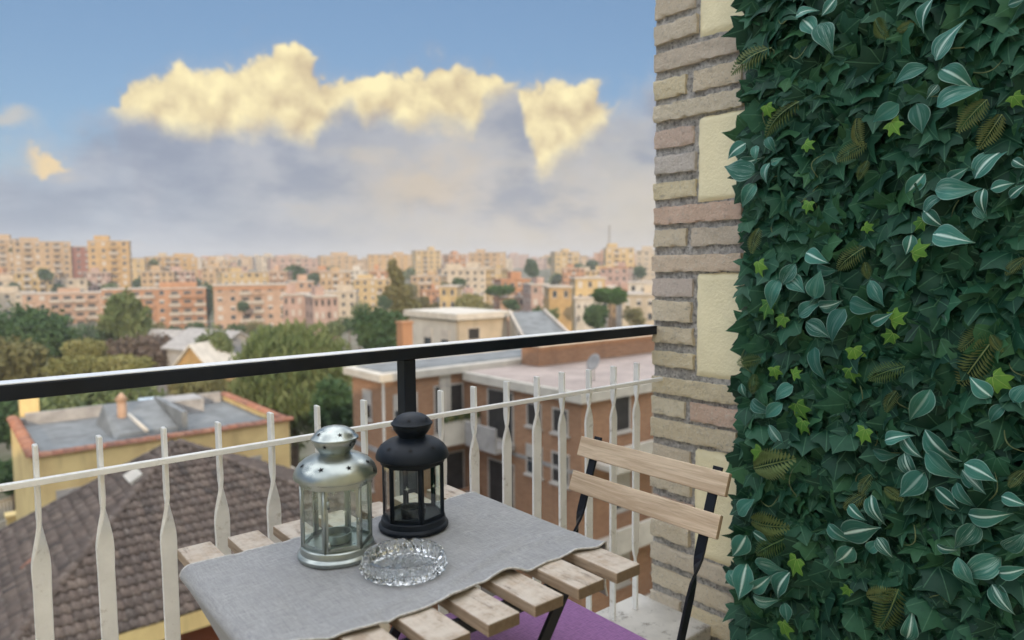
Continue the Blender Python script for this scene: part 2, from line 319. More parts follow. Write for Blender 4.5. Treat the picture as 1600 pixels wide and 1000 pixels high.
def mk_tile(name, rgbs):
    m, t = material(name); p = wpos(t)
    r = t.m('FRACT', t.m('ADD', t.n('ShaderNodeAttribute', _attribute_name='tint').outputs['Fac'], t.n('ShaderNodeObjectInfo').outputs['Random']))
    base = t.ramp(r, [(i/(len(rgbs)-1), c) for i, c in enumerate(rgbs)])
    col = t.mix(t.rng(t.noise(p, 3.0, 6, .65), .42, .68, 0, .6), base, (.075, .055, .045))
    col = t.mix(t.rng(t.noise(p, 7.0, 6, .72), .54, .70, 0, .65), col, (.34, .30, .24))
    return finish(m, t, Base__Color=col, Roughness=.9, normal=bump(t, t.noise(p, 30, 4, .6), .4, .01))
M['roof_tile'] = mk_tile('roof_tile', [(.10, .076, .063), (.18, .132, .106), (.135, .105, .09), (.22, .165, .13), (.085, .068, .06)])
M['coping_tile'] = mk_tile('coping_tile', [(.42, .17, .09), (.36, .15, .09), (.45, .22, .13), (.30, .13, .085), (.40, .19, .12)])
def foliage(name, rgbs):
    m, t = material(name)
    r = t.n('ShaderNodeAttribute', _attribute_name='tint').outputs['Fac']
    col = t.ramp(r, [(i/(len(rgbs)-1), c) for i, c in enumerate(rgbs)])
    p = t.n('ShaderNodeBsdfPrincipled', Base__Color=col, Roughness=.7, Specular__IOR__Level=.2)
    tl = t.n('ShaderNodeBsdfTranslucent', Color=col); mx = t.n('ShaderNodeMixShader', i0=.25)
    t.t.links.new(p.outputs[0], mx.inputs[1]); t.t.links.new(tl.outputs[0], mx.inputs[2])
    o = t.n('ShaderNodeOutputMaterial'); t.t.links.new(mx.outputs[0], o.inputs[0]); return m
M['fo_green'] = foliage('foliage_green', [(0.088, 0.129, 0.049), (0.131, 0.173, 0.066), (0.193, 0.223, 0.096), (0.105, 0.145, 0.053)])
M['fo_dark'] = foliage('foliage_dark', [(0.039, 0.083, 0.035), (0.070, 0.124, 0.049), (0.105, 0.157, 0.061)])
M['fo_olive'] = foliage('foliage_olive', [(0.140, 0.140, 0.056), (0.193, 0.182, 0.079), (0.245, 0.215, 0.105)])
M['fo_lime'] = foliage('foliage_lime', [(.19, .19, .065), (.25, .24, .09), (.31, .285, .125)])
M['fo_brown'] = foliage('foliage_brown', [(0.119, 0.084, 0.067), (0.168, 0.126, 0.098), (0.140, 0.112, 0.070)])
M['fo_pine'] = foliage('foliage_pine', [(0.042, 0.098, 0.025), (0.070, 0.140, 0.035), (0.105, 0.168, 0.049)])
M['bark'] = plain('bark', (.15, .11, .08), .9, .3, 3)
M['bark_pale'] = plain('bark_pale', (.34, .29, .23), .9, .3, 3)
def mk_ground():
    m, t = material('ground'); p = wpos(t)
    a = t.noise(p, .035, 6, .6); b = t.noise(p, .22, 5, .65)
    col = t.mix(t.rng(a, .42, .58), (.07, .085, .035), (.17, .15, .11))
    col = t.mix(t.rng(b, .45, .7, 0, .6), col, (.26, .24, .20))
    return finish(m, t, Base__Color=col, Roughness=.95, Specular__IOR__Level=.1)
M['ground'] = mk_ground()
M['pavement'] = plain('pavement', (.34, .31, .27), .9, .15, .6)

# ------------------------------------------------------------------ geometry helpers
class MB:
    def __init__(s): s.v = []; s.f = []; s.mi = []
    def add(s, vs, fs, mi=0):
        o = len(s.v); s.v += [tuple(map(float, q)) for q in vs]; s.f += [tuple(i+o for i in q) for q in fs]; s.mi += [mi]*len(fs); return s
    def box(s, x0, x1, y0, y1, z0, z1, mi=0):
        vs = [(x, y, z) for z in (z0, z1) for y in (y0, y1) for x in (x0, x1)]
        return s.add(vs, [(0, 2, 3, 1), (4, 5, 7, 6), (0, 1, 5, 4), (2, 6, 7, 3), (0, 4, 6, 2), (1, 3, 7, 5)], mi)
    def hexa(s, vs, mi=0): return s.add(vs, [(0, 2, 3, 1), (4, 5, 7, 6), (0, 1, 5, 4), (2, 6, 7, 3), (0, 4, 6, 2), (1, 3, 7, 5)], mi)
    def bar(s, a, b, wv, hv, mi=0):        # a box from a to b with half-extents given as vectors
        a, b, wv, hv = map(lambda q: np.array(q, float), (a, b, wv, hv))
        vs = []
        for c in (a, b):
            for k in (-1, 1):
                for j in (-1, 1): vs.append(c + wv*j + hv*k)
        return s.hexa(vs, mi)
    def tube(s, pts, rad, n=10, mi=0, caps=True):
        pts = [np.array(q, float) for q in pts]; rad = rad if hasattr(rad, '__len__') else [rad]*len(pts)
        rings = []; up = None
        for i, q in enumerate(pts):
            d = pts[min(i+1, len(pts)-1)] - pts[max(i-1, 0)]; d /= np.linalg.norm(d)+1e-12
            if up is None: up = np.array((0, 0, 1.)) if abs(d[2]) < .9 else np.array((1., 0, 0))
            a = np.cross(d, up); a /= np.linalg.norm(a)+1e-12; b = np.cross(a, d); up = b
            rings.append([q + rad[i]*(math.cos(k*2*math.pi/n)*a + math.sin(k*2*math.pi/n)*b) for k in range(n)])
        vs = [v for r in rings for v in r]
        fs = [(i*n+k, i*n+(k+1) % n, (i+1)*n+(k+1) % n, (i+1)*n+k) for i in range(len(pts)-1) for k in range(n)]
        if caps: fs += [tuple(range(n))[::-1], tuple((len(pts)-1)*n+k for k in range(n))]
        return s.add(vs, fs, mi)
    def lathe(s, prof, n=48, c=(0, 0, 0), mi=0, rot=0.0):
        vs = []; 
        for r, z in prof:
            for k in range(n):
                a = rot + 2*math.pi*k/n; vs.append((c[0]+r*math.cos(a), c[1]+r*math.sin(a), c[2]+z))
        fs = [(i*n+k, i*n+(k+1) % n, (i+1)*n+(k+1) % n, (i+1)*n+k) for i in range(len(prof)-1) for k in range(n)]
        return s.add(vs, fs, mi)
    def mesh(s, name, mats, smooth=False):
        me = bpy.data.meshes.new(name); me.from_pydata(s.v, [], s.f); 
        for m in (mats if isinstance(mats, (list, tuple)) else [mats]): me.materials.append(m)
        if any(s.mi): me.polygons.foreach_set('material_index', s.mi)
        if smooth: me.polygons.foreach_set('use_smooth', [True]*len(s.f))
        me.update(); return me
    def build(s, name, mats, parent=None, smooth=False, bevel=0, autosmooth=None):
        o = put(name, s.mesh(name, mats, smooth), parent)
        if bevel:
            b = o.modifiers.new('bevel', 'BEVEL'); b.width = bevel; b.segments = 2; b.limit_method = 'ANGLE'; b.angle_limit = math.radians(40)
        if autosmooth:
            o.data.set_sharp_from_angle(angle=math.radians(autosmooth))
        return o
WM = {}
def put(name, me, parent=None, mat=None):
    """Link a mesh built in world coordinates (or placed by mat), keeping its place under its parent."""
    o = bpy.data.objects.new(name, me); COL.objects.link(o)
    w_ = mat if mat is not None else Matrix.Identity(4)
    o.matrix_basis = w_
    if parent is not None:
        o.parent = parent; o.matrix_parent_inverse = WM[parent.name].inverted()
    WM[o.name] = w_
    return o
def tag(o, label, cat, group=None, kind=None):
    if label: o['label'] = label
    if cat: o['category'] = cat
    if group: o['group'] = group
    if kind: o['kind'] = kind
    return o
def thing(name, loc, label, cat, group=None, rz=0.0):
    o = bpy.data.objects.new(name, None); COL.objects.link(o); o.empty_display_size = .1
    o.matrix_basis = Matrix.Translation(Vector(loc)) @ Matrix.Rotation(rz, 4, 'Z'); WM[o.name] = o.matrix_basis.copy()
    return tag(o, label, cat, group)
def struct(o): o['kind'] = 'structure'; return o
def arr_mesh(name, V, Fq, mat, tint=None, uv=None, smooth=False):
    me = bpy.data.meshes.new(name); nv, nf, k = len(V), len(Fq), Fq.shape[1]
    me.vertices.add(nv); me.vertices.foreach_set('co', np.asarray(V, np.float32).ravel())
    me.loops.add(nf*k); me.loops.foreach_set('vertex_index', np.asarray(Fq, np.int32).ravel())
    me.polygons.add(nf); me.polygons.foreach_set('loop_start', np.arange(0, nf*k, k, dtype=np.int32))
    me.polygons.foreach_set('loop_total', np.full(nf, k, np.int32))
    if smooth: me.polygons.foreach_set('use_smooth', np.ones(nf, bool))
    me.materials.append(mat)
    if tint is not None:
        a = me.attributes.new('tint', 'FLOAT', 'POINT'); a.data.foreach_set('value', np.asarray(tint, np.float32))
    if uv is not None:
        l = me.uv_layers.new(name='leaf'); l.data.foreach_set('uv', np.asarray(uv, np.float32)[np.asarray(Fq).ravel()].ravel())
    me.update(); me.validate(); return me
R = random.Random(11); NR = np.random.default_rng(5)

# ------------------------------------------------------------------ the building the balcony belongs to
XW, YR = 1.387, 0.100                     # side wall face, railing line
GZ = -15.0                                # the ground close by
b = MB(); b.box(-26, 32, -14, -2.3, GZ, 3.4); b.box(-26, 32, -2.3, .14, GZ, -.25)
b.box(1.75, 32, -2.3, .12, -.25, 3.4)
struct(b.build('building_shell', M['plaster']))
struct(MB().box(-26, 1.75, -2.3, .14, -.25, 0).build('balcony_floor', M['floor_tile']))
b = MB().box(-26, XW-.004, -.105, .165, 0, .142)
o = b.build('balcony_kerb', M['concrete_ledge'], bevel=.006); tag(o, 'worn pale stone kerb that the white railing stands on', 'kerb')

# side wall: mortar bed, bricks, plaster panels
wall = thing('side_wall', (XW+.15, -1.0, 0), 'pillar wall of worn yellow bricks and cream plaster at the railing end', 'wall')
ny, nz = 60, 420; ys = np.linspace(.119, -.186, ny); zs = np.linspace(.0, 2.6, nz)
V = []
for z in zs:
    for y in ys:
        d = mnoise.noise((y*38, z*38, 1.3))*.0045 + mnoise.noise((y*120, z*120, 7.1))*.0022
        V.append((XW+.0062+d, y, z))
Fq = [(j*ny+i, j*ny+i+1, (j+1)*ny+i+1, (j+1)*ny+i) for j in range(nz-1) for i in range(ny-1)]
mb = MB(); mb.add(V, Fq); mb.box(XW+.02, 1.745, -.186, .117, -.24, 3.39)
mb.build('mortar_bed', M['mortar'], wall, smooth=True)
MB().box(XW+.002, 1.744, -2.295, -.1865, -.24, 3.39).build('plaster_face', M['plaster'], wall)

def rough_box(name, sx, sy, sz, seed, amp=.0028):
    bm = bmesh.new(); bmesh.ops.create_cube(bm, size=1.0)
    for v in bm.verts: v.co = Vector((v.co.x*sx, v.co.y*sy, v.co.z*sz))
    es = [e for e in bm.edges if abs((e.verts[0].co-e.verts[1].co).y) > sy*.9]
    bmesh.ops.subdivide_edges(bm, edges=es, cuts=max(8, int(sy/.0075)), use_grid_fill=True)
    es = [e for e in bm.edges if abs((e.verts[0].co-e.verts[1].co).z) > sz*.9]
    bmesh.ops.subdivide_edges(bm, edges=es, cuts=7, use_grid_fill=True)
    s = seed*3.77; nz_ = mnoise.noise
    for v in bm.verts:
        c = v.co.copy()
        ez, ey = abs(c.z) > sz*.49, abs(c.y) > sy*.49
        if ez: v.co.z -= math.copysign(max(0, nz_((c.y*26, s, 1.0))*amp*1.2 + nz_((c.y*75, s, 5.0))*amp*1.1 + amp*.3), c.z)
        if ey: v.co.y -= math.copysign(max(0, nz_((s, c.z*35, 2.2))*amp*2.0 + nz_((s, c.z*110, 8.2))*amp), c.y)
        if c.x < 0:
            v.co.x += nz_((c.y*14, c.z*18, s))*amp*.9 + nz_((c.y*60, c.z*70, s))*amp*.5 + nz_((c.y*150, c.z*170, s))*amp*.25
            if ez or ey: v.co.x += max(0, .0008 + nz_((c.y*40, c.z*40, s+4))*amp*2.6)
    me = bpy.data.meshes.new(name); bm.to_mesh(me); bm.free(); me.materials.append(M['brick'])
    me.polygons.foreach_set('use_smooth', [True]*len(me.polygons)); me.set_sharp_from_angle(angle=math.radians(42)); return me
courses = [(2.18, 2.128, 'W'), (2.105, 2.052, 'n'), (2.028, 1.972, 'n'), (1.949, 1.892, 'n'), (1.867, 1.817, 'n'), (1.788, 1.738, 'W'), (1.712, 1.660, 'T'), (1.639, 1.593, 'W'), (1.567, 1.516, 'n'), (1.490, 1.443, 'n'), (1.414, 1.369, 'n'),
           (1.343, 1.297, 'W'), (1.278, 1.228, 'T'), (1.202, 1.156, 'W'), (1.134, 1.082, 'n'), (1.067, 1.010, 'n'), (.989, .945, 'n'), (.916, .873, 'n'), (.837, .792, 'W'), (.775, .725, 'T'), (.710, .658, 'W'),
           (.630, .579, 'n'), (.551, .497, 'n'), (.471, .420, 'n'), (.396, .345, 'n'), (.322, .270, 'W'), (.246, .194, 'W'), (.168, .115, 'T'), (.092, .04, 'W')]
sd = 0
for z1, z0, kind in courses:
    spans = {'W': [(.121, -.178)], 'n': [(.121, -.026)], 'T': [(.121, .004), (-.018, -.176)]}[kind]
    for ya, yb in spans:
        sd += 1; ja, jb = (R.uniform(-.004, .003) if ya > .1 else R.uniform(-.003, .003)), R.uniform(-.006, .005)
        sy = ya+ja-yb-jb; szz = z1-z0+R.uniform(.001, .007)
        me = rough_box('brick', .07, sy, szz, sd, .0032)
        put('brick', me, wall, Matrix.Translation((XW+.031+R.uniform(-.0045, .002), (ya+ja+yb+jb)/2, (z0+z1)/2)) @ Matrix.Rotation(R.uniform(-.012, .012), 4, 'X'))
grp = []
for z1, z0, kind in courses:                      # plaster fills the notches beside each run of short bricks
    if kind == 'n':
        if grp and grp[-1][2]: grp[-1][1] = z0
        else: grp.append([z1, z0, True])
    elif grp: grp[-1][2] = False
for z1, z0, _ in grp:
    bm = MB(); n1, n2 = 14, 26; za, zb = z0-.019, z1+.019; V = []; 
    for j in range(n2+1):
        for i in range(n1+1):
            y = -.033-(.16*i/n1); z = za+(zb-za)*j/n2
            e = min(i/n1*10, j/n2*26, (n2-j)/n2*26, 1.0)
            V.append((XW-.0015+.010*(1-e)**2+mnoise.noise((y*25, z*25, 3.3))*.0012, y+mnoise.noise((z*40, 1, 2))*.003*(i == 0), z))
    bm.add(V, [(j*(n1+1)+i, j*(n1+1)+i+1, (j+1)*(n1+1)+i+1, (j+1)*(n1+1)+i) for j in range(n2) for i in range(n1)])
    bm.build('plaster_panel', M['plaster'], wall, smooth=True)

# ------------------------------------------------------------------ railing
rail = thing('balcony_railing', (.5, YR, .142), 'white twisted-bar railing under a black metal handrail along the balcony', 'railing')
HZ = .992
MB().box(-3.4, XW-.002, YR, YR+.048, HZ-.026, HZ).build('handrail', M['dark_paint'], rail, bevel=.0025)
MB().box(-3.4, XW-.003, YR+.002, YR+.046, HZ+.0003, HZ+.0018).build('handrail_top', M['sky_sheen'], rail)  # thin added sheet that carries the painted sky reflection
MB().box(-3.4, XW-.002, YR-.024, YR-.0108, .8284, .8386).build('crossbar', M['white_paint'], rail, bevel=.0012)
for px in (.527, -1.55, -3.2):
    MB().box(px-.015, px+.015, YR+.006, YR+.040, .142, HZ-.0265).build('post', M['dark_paint'], rail, bevel=.002)
PB = .0984; S0 = -.1872
bal_me = {}
def baluster_mesh(v):
    rr = random.Random(v); t0 = (.775, .79, .81, .835)[v % 4] + rr.uniform(-.01, .01); t1 = t0-.098
    zz = [.142, .20, .235, .255, .275, .295, .315, .335, .36, .5, t1-.03] + [t1 + (t0-t1)*k/24 for k in range(25)] + [t0+.02, .86, .889]
    V = []
    for z in zz:
        k = min(1, max(0, (t0-z)/(t0-t1))); k = k*k*(3-2*k)
        kb = min(1, max(0, (.345-z)/.10)); kb = kb*kb*(3-2*kb)
        ph = math.radians(90*k) - math.radians(90*kb)
        full = k*(1-kb)
        a = .0098 + .0030*full + .0010*math.exp(-((z-t1-.01)/.035)**2); bb = .0036 + .0006*full
        ca, sa = math.cos(ph), math.sin(ph)
        # long axis turns from y (upper end) to x (flat part)
        for la, lb in ((-1, -1), (1, -1), (1, 1), (-1, 1)):
            dy = la*a*ca - lb*bb*sa; dx = la*a*sa + lb*bb*ca
            wob = mnoise.noise((z*30, la*3.1, v*5+lb))*.0006
            V.append((dx+wob, dy, z))
    n = len(zz)
    fs = [(i*4+k, i*4+(k+1) % 4, (i+1)*4+(k+1) % 4, (i+1)*4+k) for i in range(n-1) for k in range(4)] + [(3, 2, 1, 0), (n*4-4, n*4-3, n*4-2, n*4-1)]
    me = MB().add(V, fs).mesh('baluster', M['white_paint'], True); me.set_sharp_from_angle(angle=math.radians(45)); return me
for i in range(-20, 16):
    x = S0+i*PB
    if abs(x-.527) < .03: continue
    v = (0 if i < 3 else 1 if i < 7 else 2 if i < 11 else 3) + 4*R.randrange(3)
    if v not in bal_me: bal_me[v] = baluster_mesh(v)
    o = put('baluster', bal_me[v], rail, Matrix.Translation((x, YR, R.uniform(-.003, .003))) @ Matrix.Rotation(R.uniform(-.006, .006), 4, 'Y') @ Matrix.Rotation(R.uniform(-.08, .08), 4, 'Z'))
    bv = o.modifiers.new('bevel', 'BEVEL'); bv.width = .0012; bv.segments = 1; bv.limit_method = 'ANGLE'; bv.angle_limit = .7

# ------------------------------------------------------------------ table
TZ = .70; P_, W_, L_ = .0825, .055, .547
table = thing('folding_table', (.275, -.27, 0), 'folding balcony table with weathered wooden slats and black steel legs', 'table')
for i in range(7):
    MB().box(i*P_, i*P_+W_, -L_+R.uniform(-.003, .003), R.uniform(-.003, .002), TZ-.018, TZ+R.uniform(-.0008, .0004)).build('slat', M['table_wood'], table, bevel=.0022)
for y in (-.075, -.475):
    MB().box(.004, .546, y-.004, y+.004, TZ-.045, TZ-.0185).build('rail', M['black_steel'], table, bevel=.001)
for y, s in ((-.083, 1), (-.467, -1)):
    for k in (0, 1):
        xa, xb = (.50, .04) if k else (.05, .51); yy = y - s*(.008 + .009*k)
        d = np.array((xb-xa, 0, -.66)); d /= np.linalg.norm(d); n_ = np.array((d[2], 0, -d[0]))
        MB().bar((xa, yy, TZ-.022), (xb, yy, .004), n_*.011, (0, .0035, 0)).build('leg', M['black_steel'], table, bevel=.001)
MB().tube([(.06, -.45, .02), (.06, -.10, .02)], .006).build('stretcher', M['black_steel'], table, smooth=True)

# grey runner laid across the slats
def cloth():
    y0, y1 = -.452, -.094
    ns, nt = 200, 110
    ss = np.linspace(-.225, .66, ns); V = []
    for j in range(nt+1):
        tt = j/nt
        for s in ss:
            yb = y0+(y1-y0)*tt
            near = math.exp(-(yb-y0)/.022); far = math.exp(-(y1-yb)/.02)
            y = yb + near*(.005*math.sin(s*19+1)+.004*math.sin(s*43)+.002*math.sin(s*90)) + far*.0025*math.sin(s*23+2)
            z = TZ+.0022; x = s
            g = (s % P_)/P_
            if 0 < s < .55 and g > W_/P_: z -= .0016*math.sin((g-W_/P_)/(1-W_/P_)*math.pi)
            z += near*max(0, .0060*math.sin(s*24+.5)+.0050*math.sin(s*53+1.1)+.0025)
            z += .0018*max(0, mnoise.noise((s*7, yb*7, .7))) + .0006*mnoise.noise((s*40, yb*26, 1.9))
            for (cx, cy, ang, wd_, ln, am) in ((.33, -.40, .35, .010, .12, .0045), (.47, -.38, -.15, .012, .12, .003), (.05, -.33, 1.1, .02, .12, .0025), (.45, -.2, .9, .015, .15, .0018), (.16, -.42, .1, .012, .1, .003)):
                dx, dy = s-cx, yb-cy; a_ = dx*math.cos(ang)+dy*math.sin(ang); b_ = -dx*math.sin(ang)+dy*math.cos(ang)
                z += am*math.exp(-(b_/wd_)**2-(a_/ln)**2)
            if s < -.002 or s > .553:
                sg = -1 if s < 0 else 1; e0 = -.002 if s < 0 else .553
                q = abs(s-e0); rr_ = .016; a_ = min(q/rr_, math.pi/2*.97)
                x = e0 + sg*rr_*math.sin(a_); zz = -rr_*(1-math.cos(a_))
                if q > rr_*math.pi/2*.97:
                    h = q-rr_*math.pi/2*.97; zz -= h
                    x += sg*.008*math.sin(tt*9+1)*min(1, h/.1) - sg*.50*h*(1 if s < 0 else 0)
                    y += .012*h/.2*(1 if tt > .5 else -1)*abs(tt-.5)*2
                z += zz
            V.append((x, y, z))
    V = np.array(V); n = ns
    F_ = np.array([(j*n+i, j*n+i+1, (j+1)*n+i+1, (j+1)*n+i) for j in range(nt) for i in range(n-1)])
    return V, F_, n, nt
cV, cF, cn, cnt = cloth()
runner = put('table_runner', arr_mesh('table_runner', cV, cF, M['linen'], smooth=True))
sm = runner.modifiers.new('thick', 'SOLIDIFY'); sm.thickness = .0013; sm.offset = 1
tag(runner, 'grey linen runner draped over the slatted table', 'table runner')
for row, nm in ((0, 'hem'), (cnt, 'hem')):
    pts = [tuple(cV[row*cn+i] + np.array((0, -.0006 if row == 0 else .0006, .0006))) for i in range(0, cn, 1)]
    MB().tube(pts, .0019, 6).build('hem', M['hem'], runner, smooth=True)

# ------------------------------------------------------------------ lanterns
def star(r1, r2, n=5, rot=0):
    return [((r1 if k % 2 == 0 else r2)*math.sin(rot+k*math.pi/n), (r1 if k % 2 == 0 else r2)*math.cos(rot+k*math.pi/n)) for k in range(2*n)]
def lantern(name, c, ang, mat, label, k=1.0, handle_side=None):
    c = np.array(c, float); root = thing(name, c, label, 'lantern', 'lanterns on the table')
    L = lambda prof: [(r*k, z*k) for r, z in prof]
    base = MB().lathe(L([(.0, 0), (.058, 0), (.0615, .0015), (.0628, .005), (.0628, .0075), (.0605, .0105), (.0585, .0115), (.0582, .016), (.0572, .0205), (.0555, .022), (.0, .022)]), 64, c).build('base', mat, root, smooth=True, autosmooth=35)
    cup = MB().lathe(L([(.0, .0225), (.0205, .0225), (.0225, .024), (.0225, .036), (.0232, .0372), (.0216, .0372), (.0208, .026), (.0, .026)]), 40, c).build('tealight_cup', mat, root, smooth=True, autosmooth=35)
    Rc = .0545*k; z0, z1 = .0222*k, .1215*k
    cor = [c + np.array((Rc*math.cos(ang+math.pi/6+q*math.pi/3), Rc*math.sin(ang+math.pi/6+q*math.pi/3), 0)) for q in range(6)]
    for q in range(6):
        a, b_ = cor[q], cor[(q+1) % 6]; d = b_-a; Ld = np.linalg.norm(d); d = d/Ld; nrm = np.array((d[1], -d[0], 0))
        up = np.array((0, 0, 1.)); fw = .0058*k; th = .0013
        f = MB(); mid = (a+b_)/2
        f.bar(a+d*fw*.5+up*z0, a+d*fw*.5+up*z1, d*fw*.5, nrm*th); f.bar(b_-d*fw*.5+up*z0, b_-d*fw*.5+up*z1, d*fw*.5, nrm*th)
        for zz in (z0+fw*.5, z1-fw*.35): f.bar(a+d*fw+up*zz, b_-d*fw+up*zz, up*fw*.5, nrm*(th-.0002))
        fr = f.build('side_frame', mat, root, bevel=.0006)
        pa = MB().bar(a+d*fw*.7+up*(z0+z1)/2, b_-d*fw*.7+up*(z0+z1)/2, up*(z1-z0)*.48, nrm*.0006).build('pane', M['pane'], fr)
        if q in (1, 2, 3, 5, 0):
            e = MB(); ctr = mid + up*(z0+(z1-z0)*R.uniform(.35, .72)) + d*R.uniform(-.006, .006) - nrm*.0012
            for s_ in range(4):
                t_ = s_*math.pi/4+.2; ax = d*math.cos(t_)+up*math.sin(t_); px_ = -d*math.sin(t_)+up*math.cos(t_)
                ln = .0062*k*(1 if s_ % 2 == 0 else .7)
                e.add([ctr-ax*ln, ctr+px_*.00045, ctr+ax*ln, ctr-px_*.00045], [(0, 1, 2, 3)])
            e.build('etched_star', M['etch'], fr)
        MB().tube([a+up*z0, a+up*z1], .0024*k, 8).build('corner_post', mat, root, smooth=True)
    hq = handle_side
    if hq is not None:                                  # hinge loops on the door pane
        a, b_ = cor[hq], cor[(hq+1) % 6]; d = (b_-a)/np.linalg.norm(b_-a); nrm = np.array((d[1], -d[0], 0))
        for zz in (.034, .098):
            MB().tube([a+d*.006+nrm*.003+np.array((0, 0, (zz-.006)*k)), a+d*.006+nrm*.003+np.array((0, 0, (zz+.006)*k))], .0022, 8).build('hinge', mat, root, smooth=True)
        MB().tube([b_-d*.004+nrm*.002+np.array((0, 0, .062*k)), b_-d*.004+nrm*.008+np.array((0, 0, .064*k)), b_-d*.004+nrm*.009+np.array((0, 0, .074*k))], .0016, 8).build('latch', mat, root, smooth=True)
    prof = [(.0540, .1205), (.0572, .1205), (.0575, .1285), (.0635, .1290), (.0652, .1302), (.0655, .1320), (.0645, .1370), (.0620, .1435), (.0575, .1500), (.0505, .1560), (.0420, .1608), (.0330, .1640), (.0265, .1655), (.0240, .1665)]
    dome = MB().lathe(L(prof), 72, c).build('dome', mat, root, smooth=True, autosmooth=40)
    neck = [(.0238, .1655), (.0240, .1685), (.0285, .1740), (.0325, .1800), (.0342, .1855), (.0345, .1880), (.0368, .1888), (.0375, .1902), (.0370, .1918), (.0350, .1930), (.0320, .1975), (.0265, .2025), (.0190, .2065), (.0100, .2088), (.0, .2095)]
    cap = MB().lathe(L(neck), 56, c).build('vented_cap', mat, root, smooth=True, autosmooth=40)
    def stars(pr, zi, n, sz, par, off):
        for q in range(n):
            a = off + q*2*math.pi/n
            (ra, za), (rb, zb) = pr[zi], pr[zi+1]; r_, z_ = (ra+rb)/2*k, (za+zb)/2*k
            tv = np.array((rb-ra, zb-za)); tv = tv/np.linalg.norm(tv)
            rad = np.array((math.cos(a), math.sin(a), 0)); tan = np.array((-math.sin(a), math.cos(a), 0)); upv = rad*tv[0]+np.array((0, 0, tv[1])); no = np.cross(tan, upv)
            if no[2] < 0 and par is dome: no = -no
            if np.dot(no, rad) < 0: no = -no
            ctr = c + rad*r_ + np.array((0, 0, z_)) + no*.0006
            p2 = star(sz*k, sz*k*.42, 5, .3*q)
            vs = [ctr+tan*u_+upv*v_ for u_, v_ in p2] + [ctr+no*.0002]
            MB().add(vs, [(i, (i+1) % 10, 10) for i in range(10)]).build('star_cutout', M['star_hole'], par)
    stars(prof, 8, 8, .0052, dome, ang+.2)
    stars(neck, 3, 5, .0042, cap, ang+.6)
    stars(neck, 10, 5, .0042, cap, ang+.1)
    return root
LZ = TZ+.0042
cs = np.array((.195, -.207, LZ)); ck = np.array((.355, -.182, LZ))
aim = lambda c: math.atan2(CAM[1]-c[1], CAM[0]-c[0])
lantern('lantern', cs, aim(cs)+math.radians(10), M['silver'], 'silver metal lantern with star cutouts and six glass panes', 1.02, 5)
lantern('lantern', ck, aim(ck)-math.radians(15), M['black_lantern'], 'matt black metal lantern with star cutouts and six glass panes', 1.0, None)

# ------------------------------------------------------------------ cut glass ashtray
def ashtray(c):
    n = 168; teeth = 28; V = []; rings = []
    def ring(fn):
        rings.append([fn(2*math.pi*k/n) for k in range(n)])
    tooth = lambda a: abs(((a*teeth/(2*math.pi)) % 1)*2-1)
    notch = lambda a: max(math.exp(-((a-q+math.pi) % (2*math.pi)-math.pi)**2/.006) for q in (.9, .9+2.094, .9+4.189))
    def pt(r, z, a): return (c[0]+r*math.cos(a), c[1]+r*math.sin(a), c[2]+z*.80)
    for r in np.linspace(.004, .050, 24): ring(lambda a, r=r: pt(r, .0022+.0014*math.sin(r*math.cos(a)*900)*math.sin(r*math.sin(a)*900)*(1 if r < .047 else 0), a))
    ring(lambda a: pt(.0535, .0006, a)); ring(lambda a: pt(.0575+.0022*tooth(a), .0012, a))
    ring(lambda a: pt(.0600+.0060*tooth(a), .0058, a)); ring(lambda a: pt(.0615+.0068*tooth(a), .0120, a)); ring(lambda a: pt(.0622+.0050*tooth(a+.11), .0190, a))
    ring(lambda a: pt(.0625+.0020*tooth(a+.11), .0250, a)); ring(lambda a: pt(.0630, .0290-.004*notch(a), a)); ring(lambda a: pt(.0625, .0335-.007*notch(a), a))
    ring(lambda a: pt(.0600, .0345-.008*notch(a), a)); ring(lambda a: pt(.0555, .0342-.008*notch(a), a)); ring(lambda a: pt(.0540, .0325-.007*notch(a), a))
    ring(lambda a: pt(.0528+.0006*math.cos(a*teeth), .0240, a)); ring(lambda a: pt(.0515+.0010*math.cos(a*teeth), .0130, a)); ring(lambda a: pt(.0490, .0100, a))
    for r in np.linspace(.045, .004, 8): ring(lambda a, r=r: pt(r, .0090, a))
    V = [p for r in rings for p in r]; m = len(rings)
    fs = [(i*n+k, i*n+(k+1) % n, (i+1)*n+(k+1) % n, (i+1)*n+k) for i in range(m-1) for k in range(n)]
    V += [pt(0, .0022, 0), pt(0, .0090, 0)]
    fs += [(len(V)-2, (k+1) % n, k) for k in range(n)] + [(len(V)-1, (m-1)*n+k, (m-1)*n+(k+1) % n) for k in range(n)]
    mb = MB().add(V, fs); me = mb.mesh('glass_ashtray', M['glass'])
    bm = bmesh.new(); bm.from_mesh(me); bmesh.ops.recalc_face_normals(bm, faces=bm.faces); bm.to_mesh(me); bm.free()
    return put('glass_ashtray', me)
tag(ashtray((.247, -.330, LZ-.0008)), 'round cut-glass ashtray with a scalloped edge on the runner', 'ashtray')

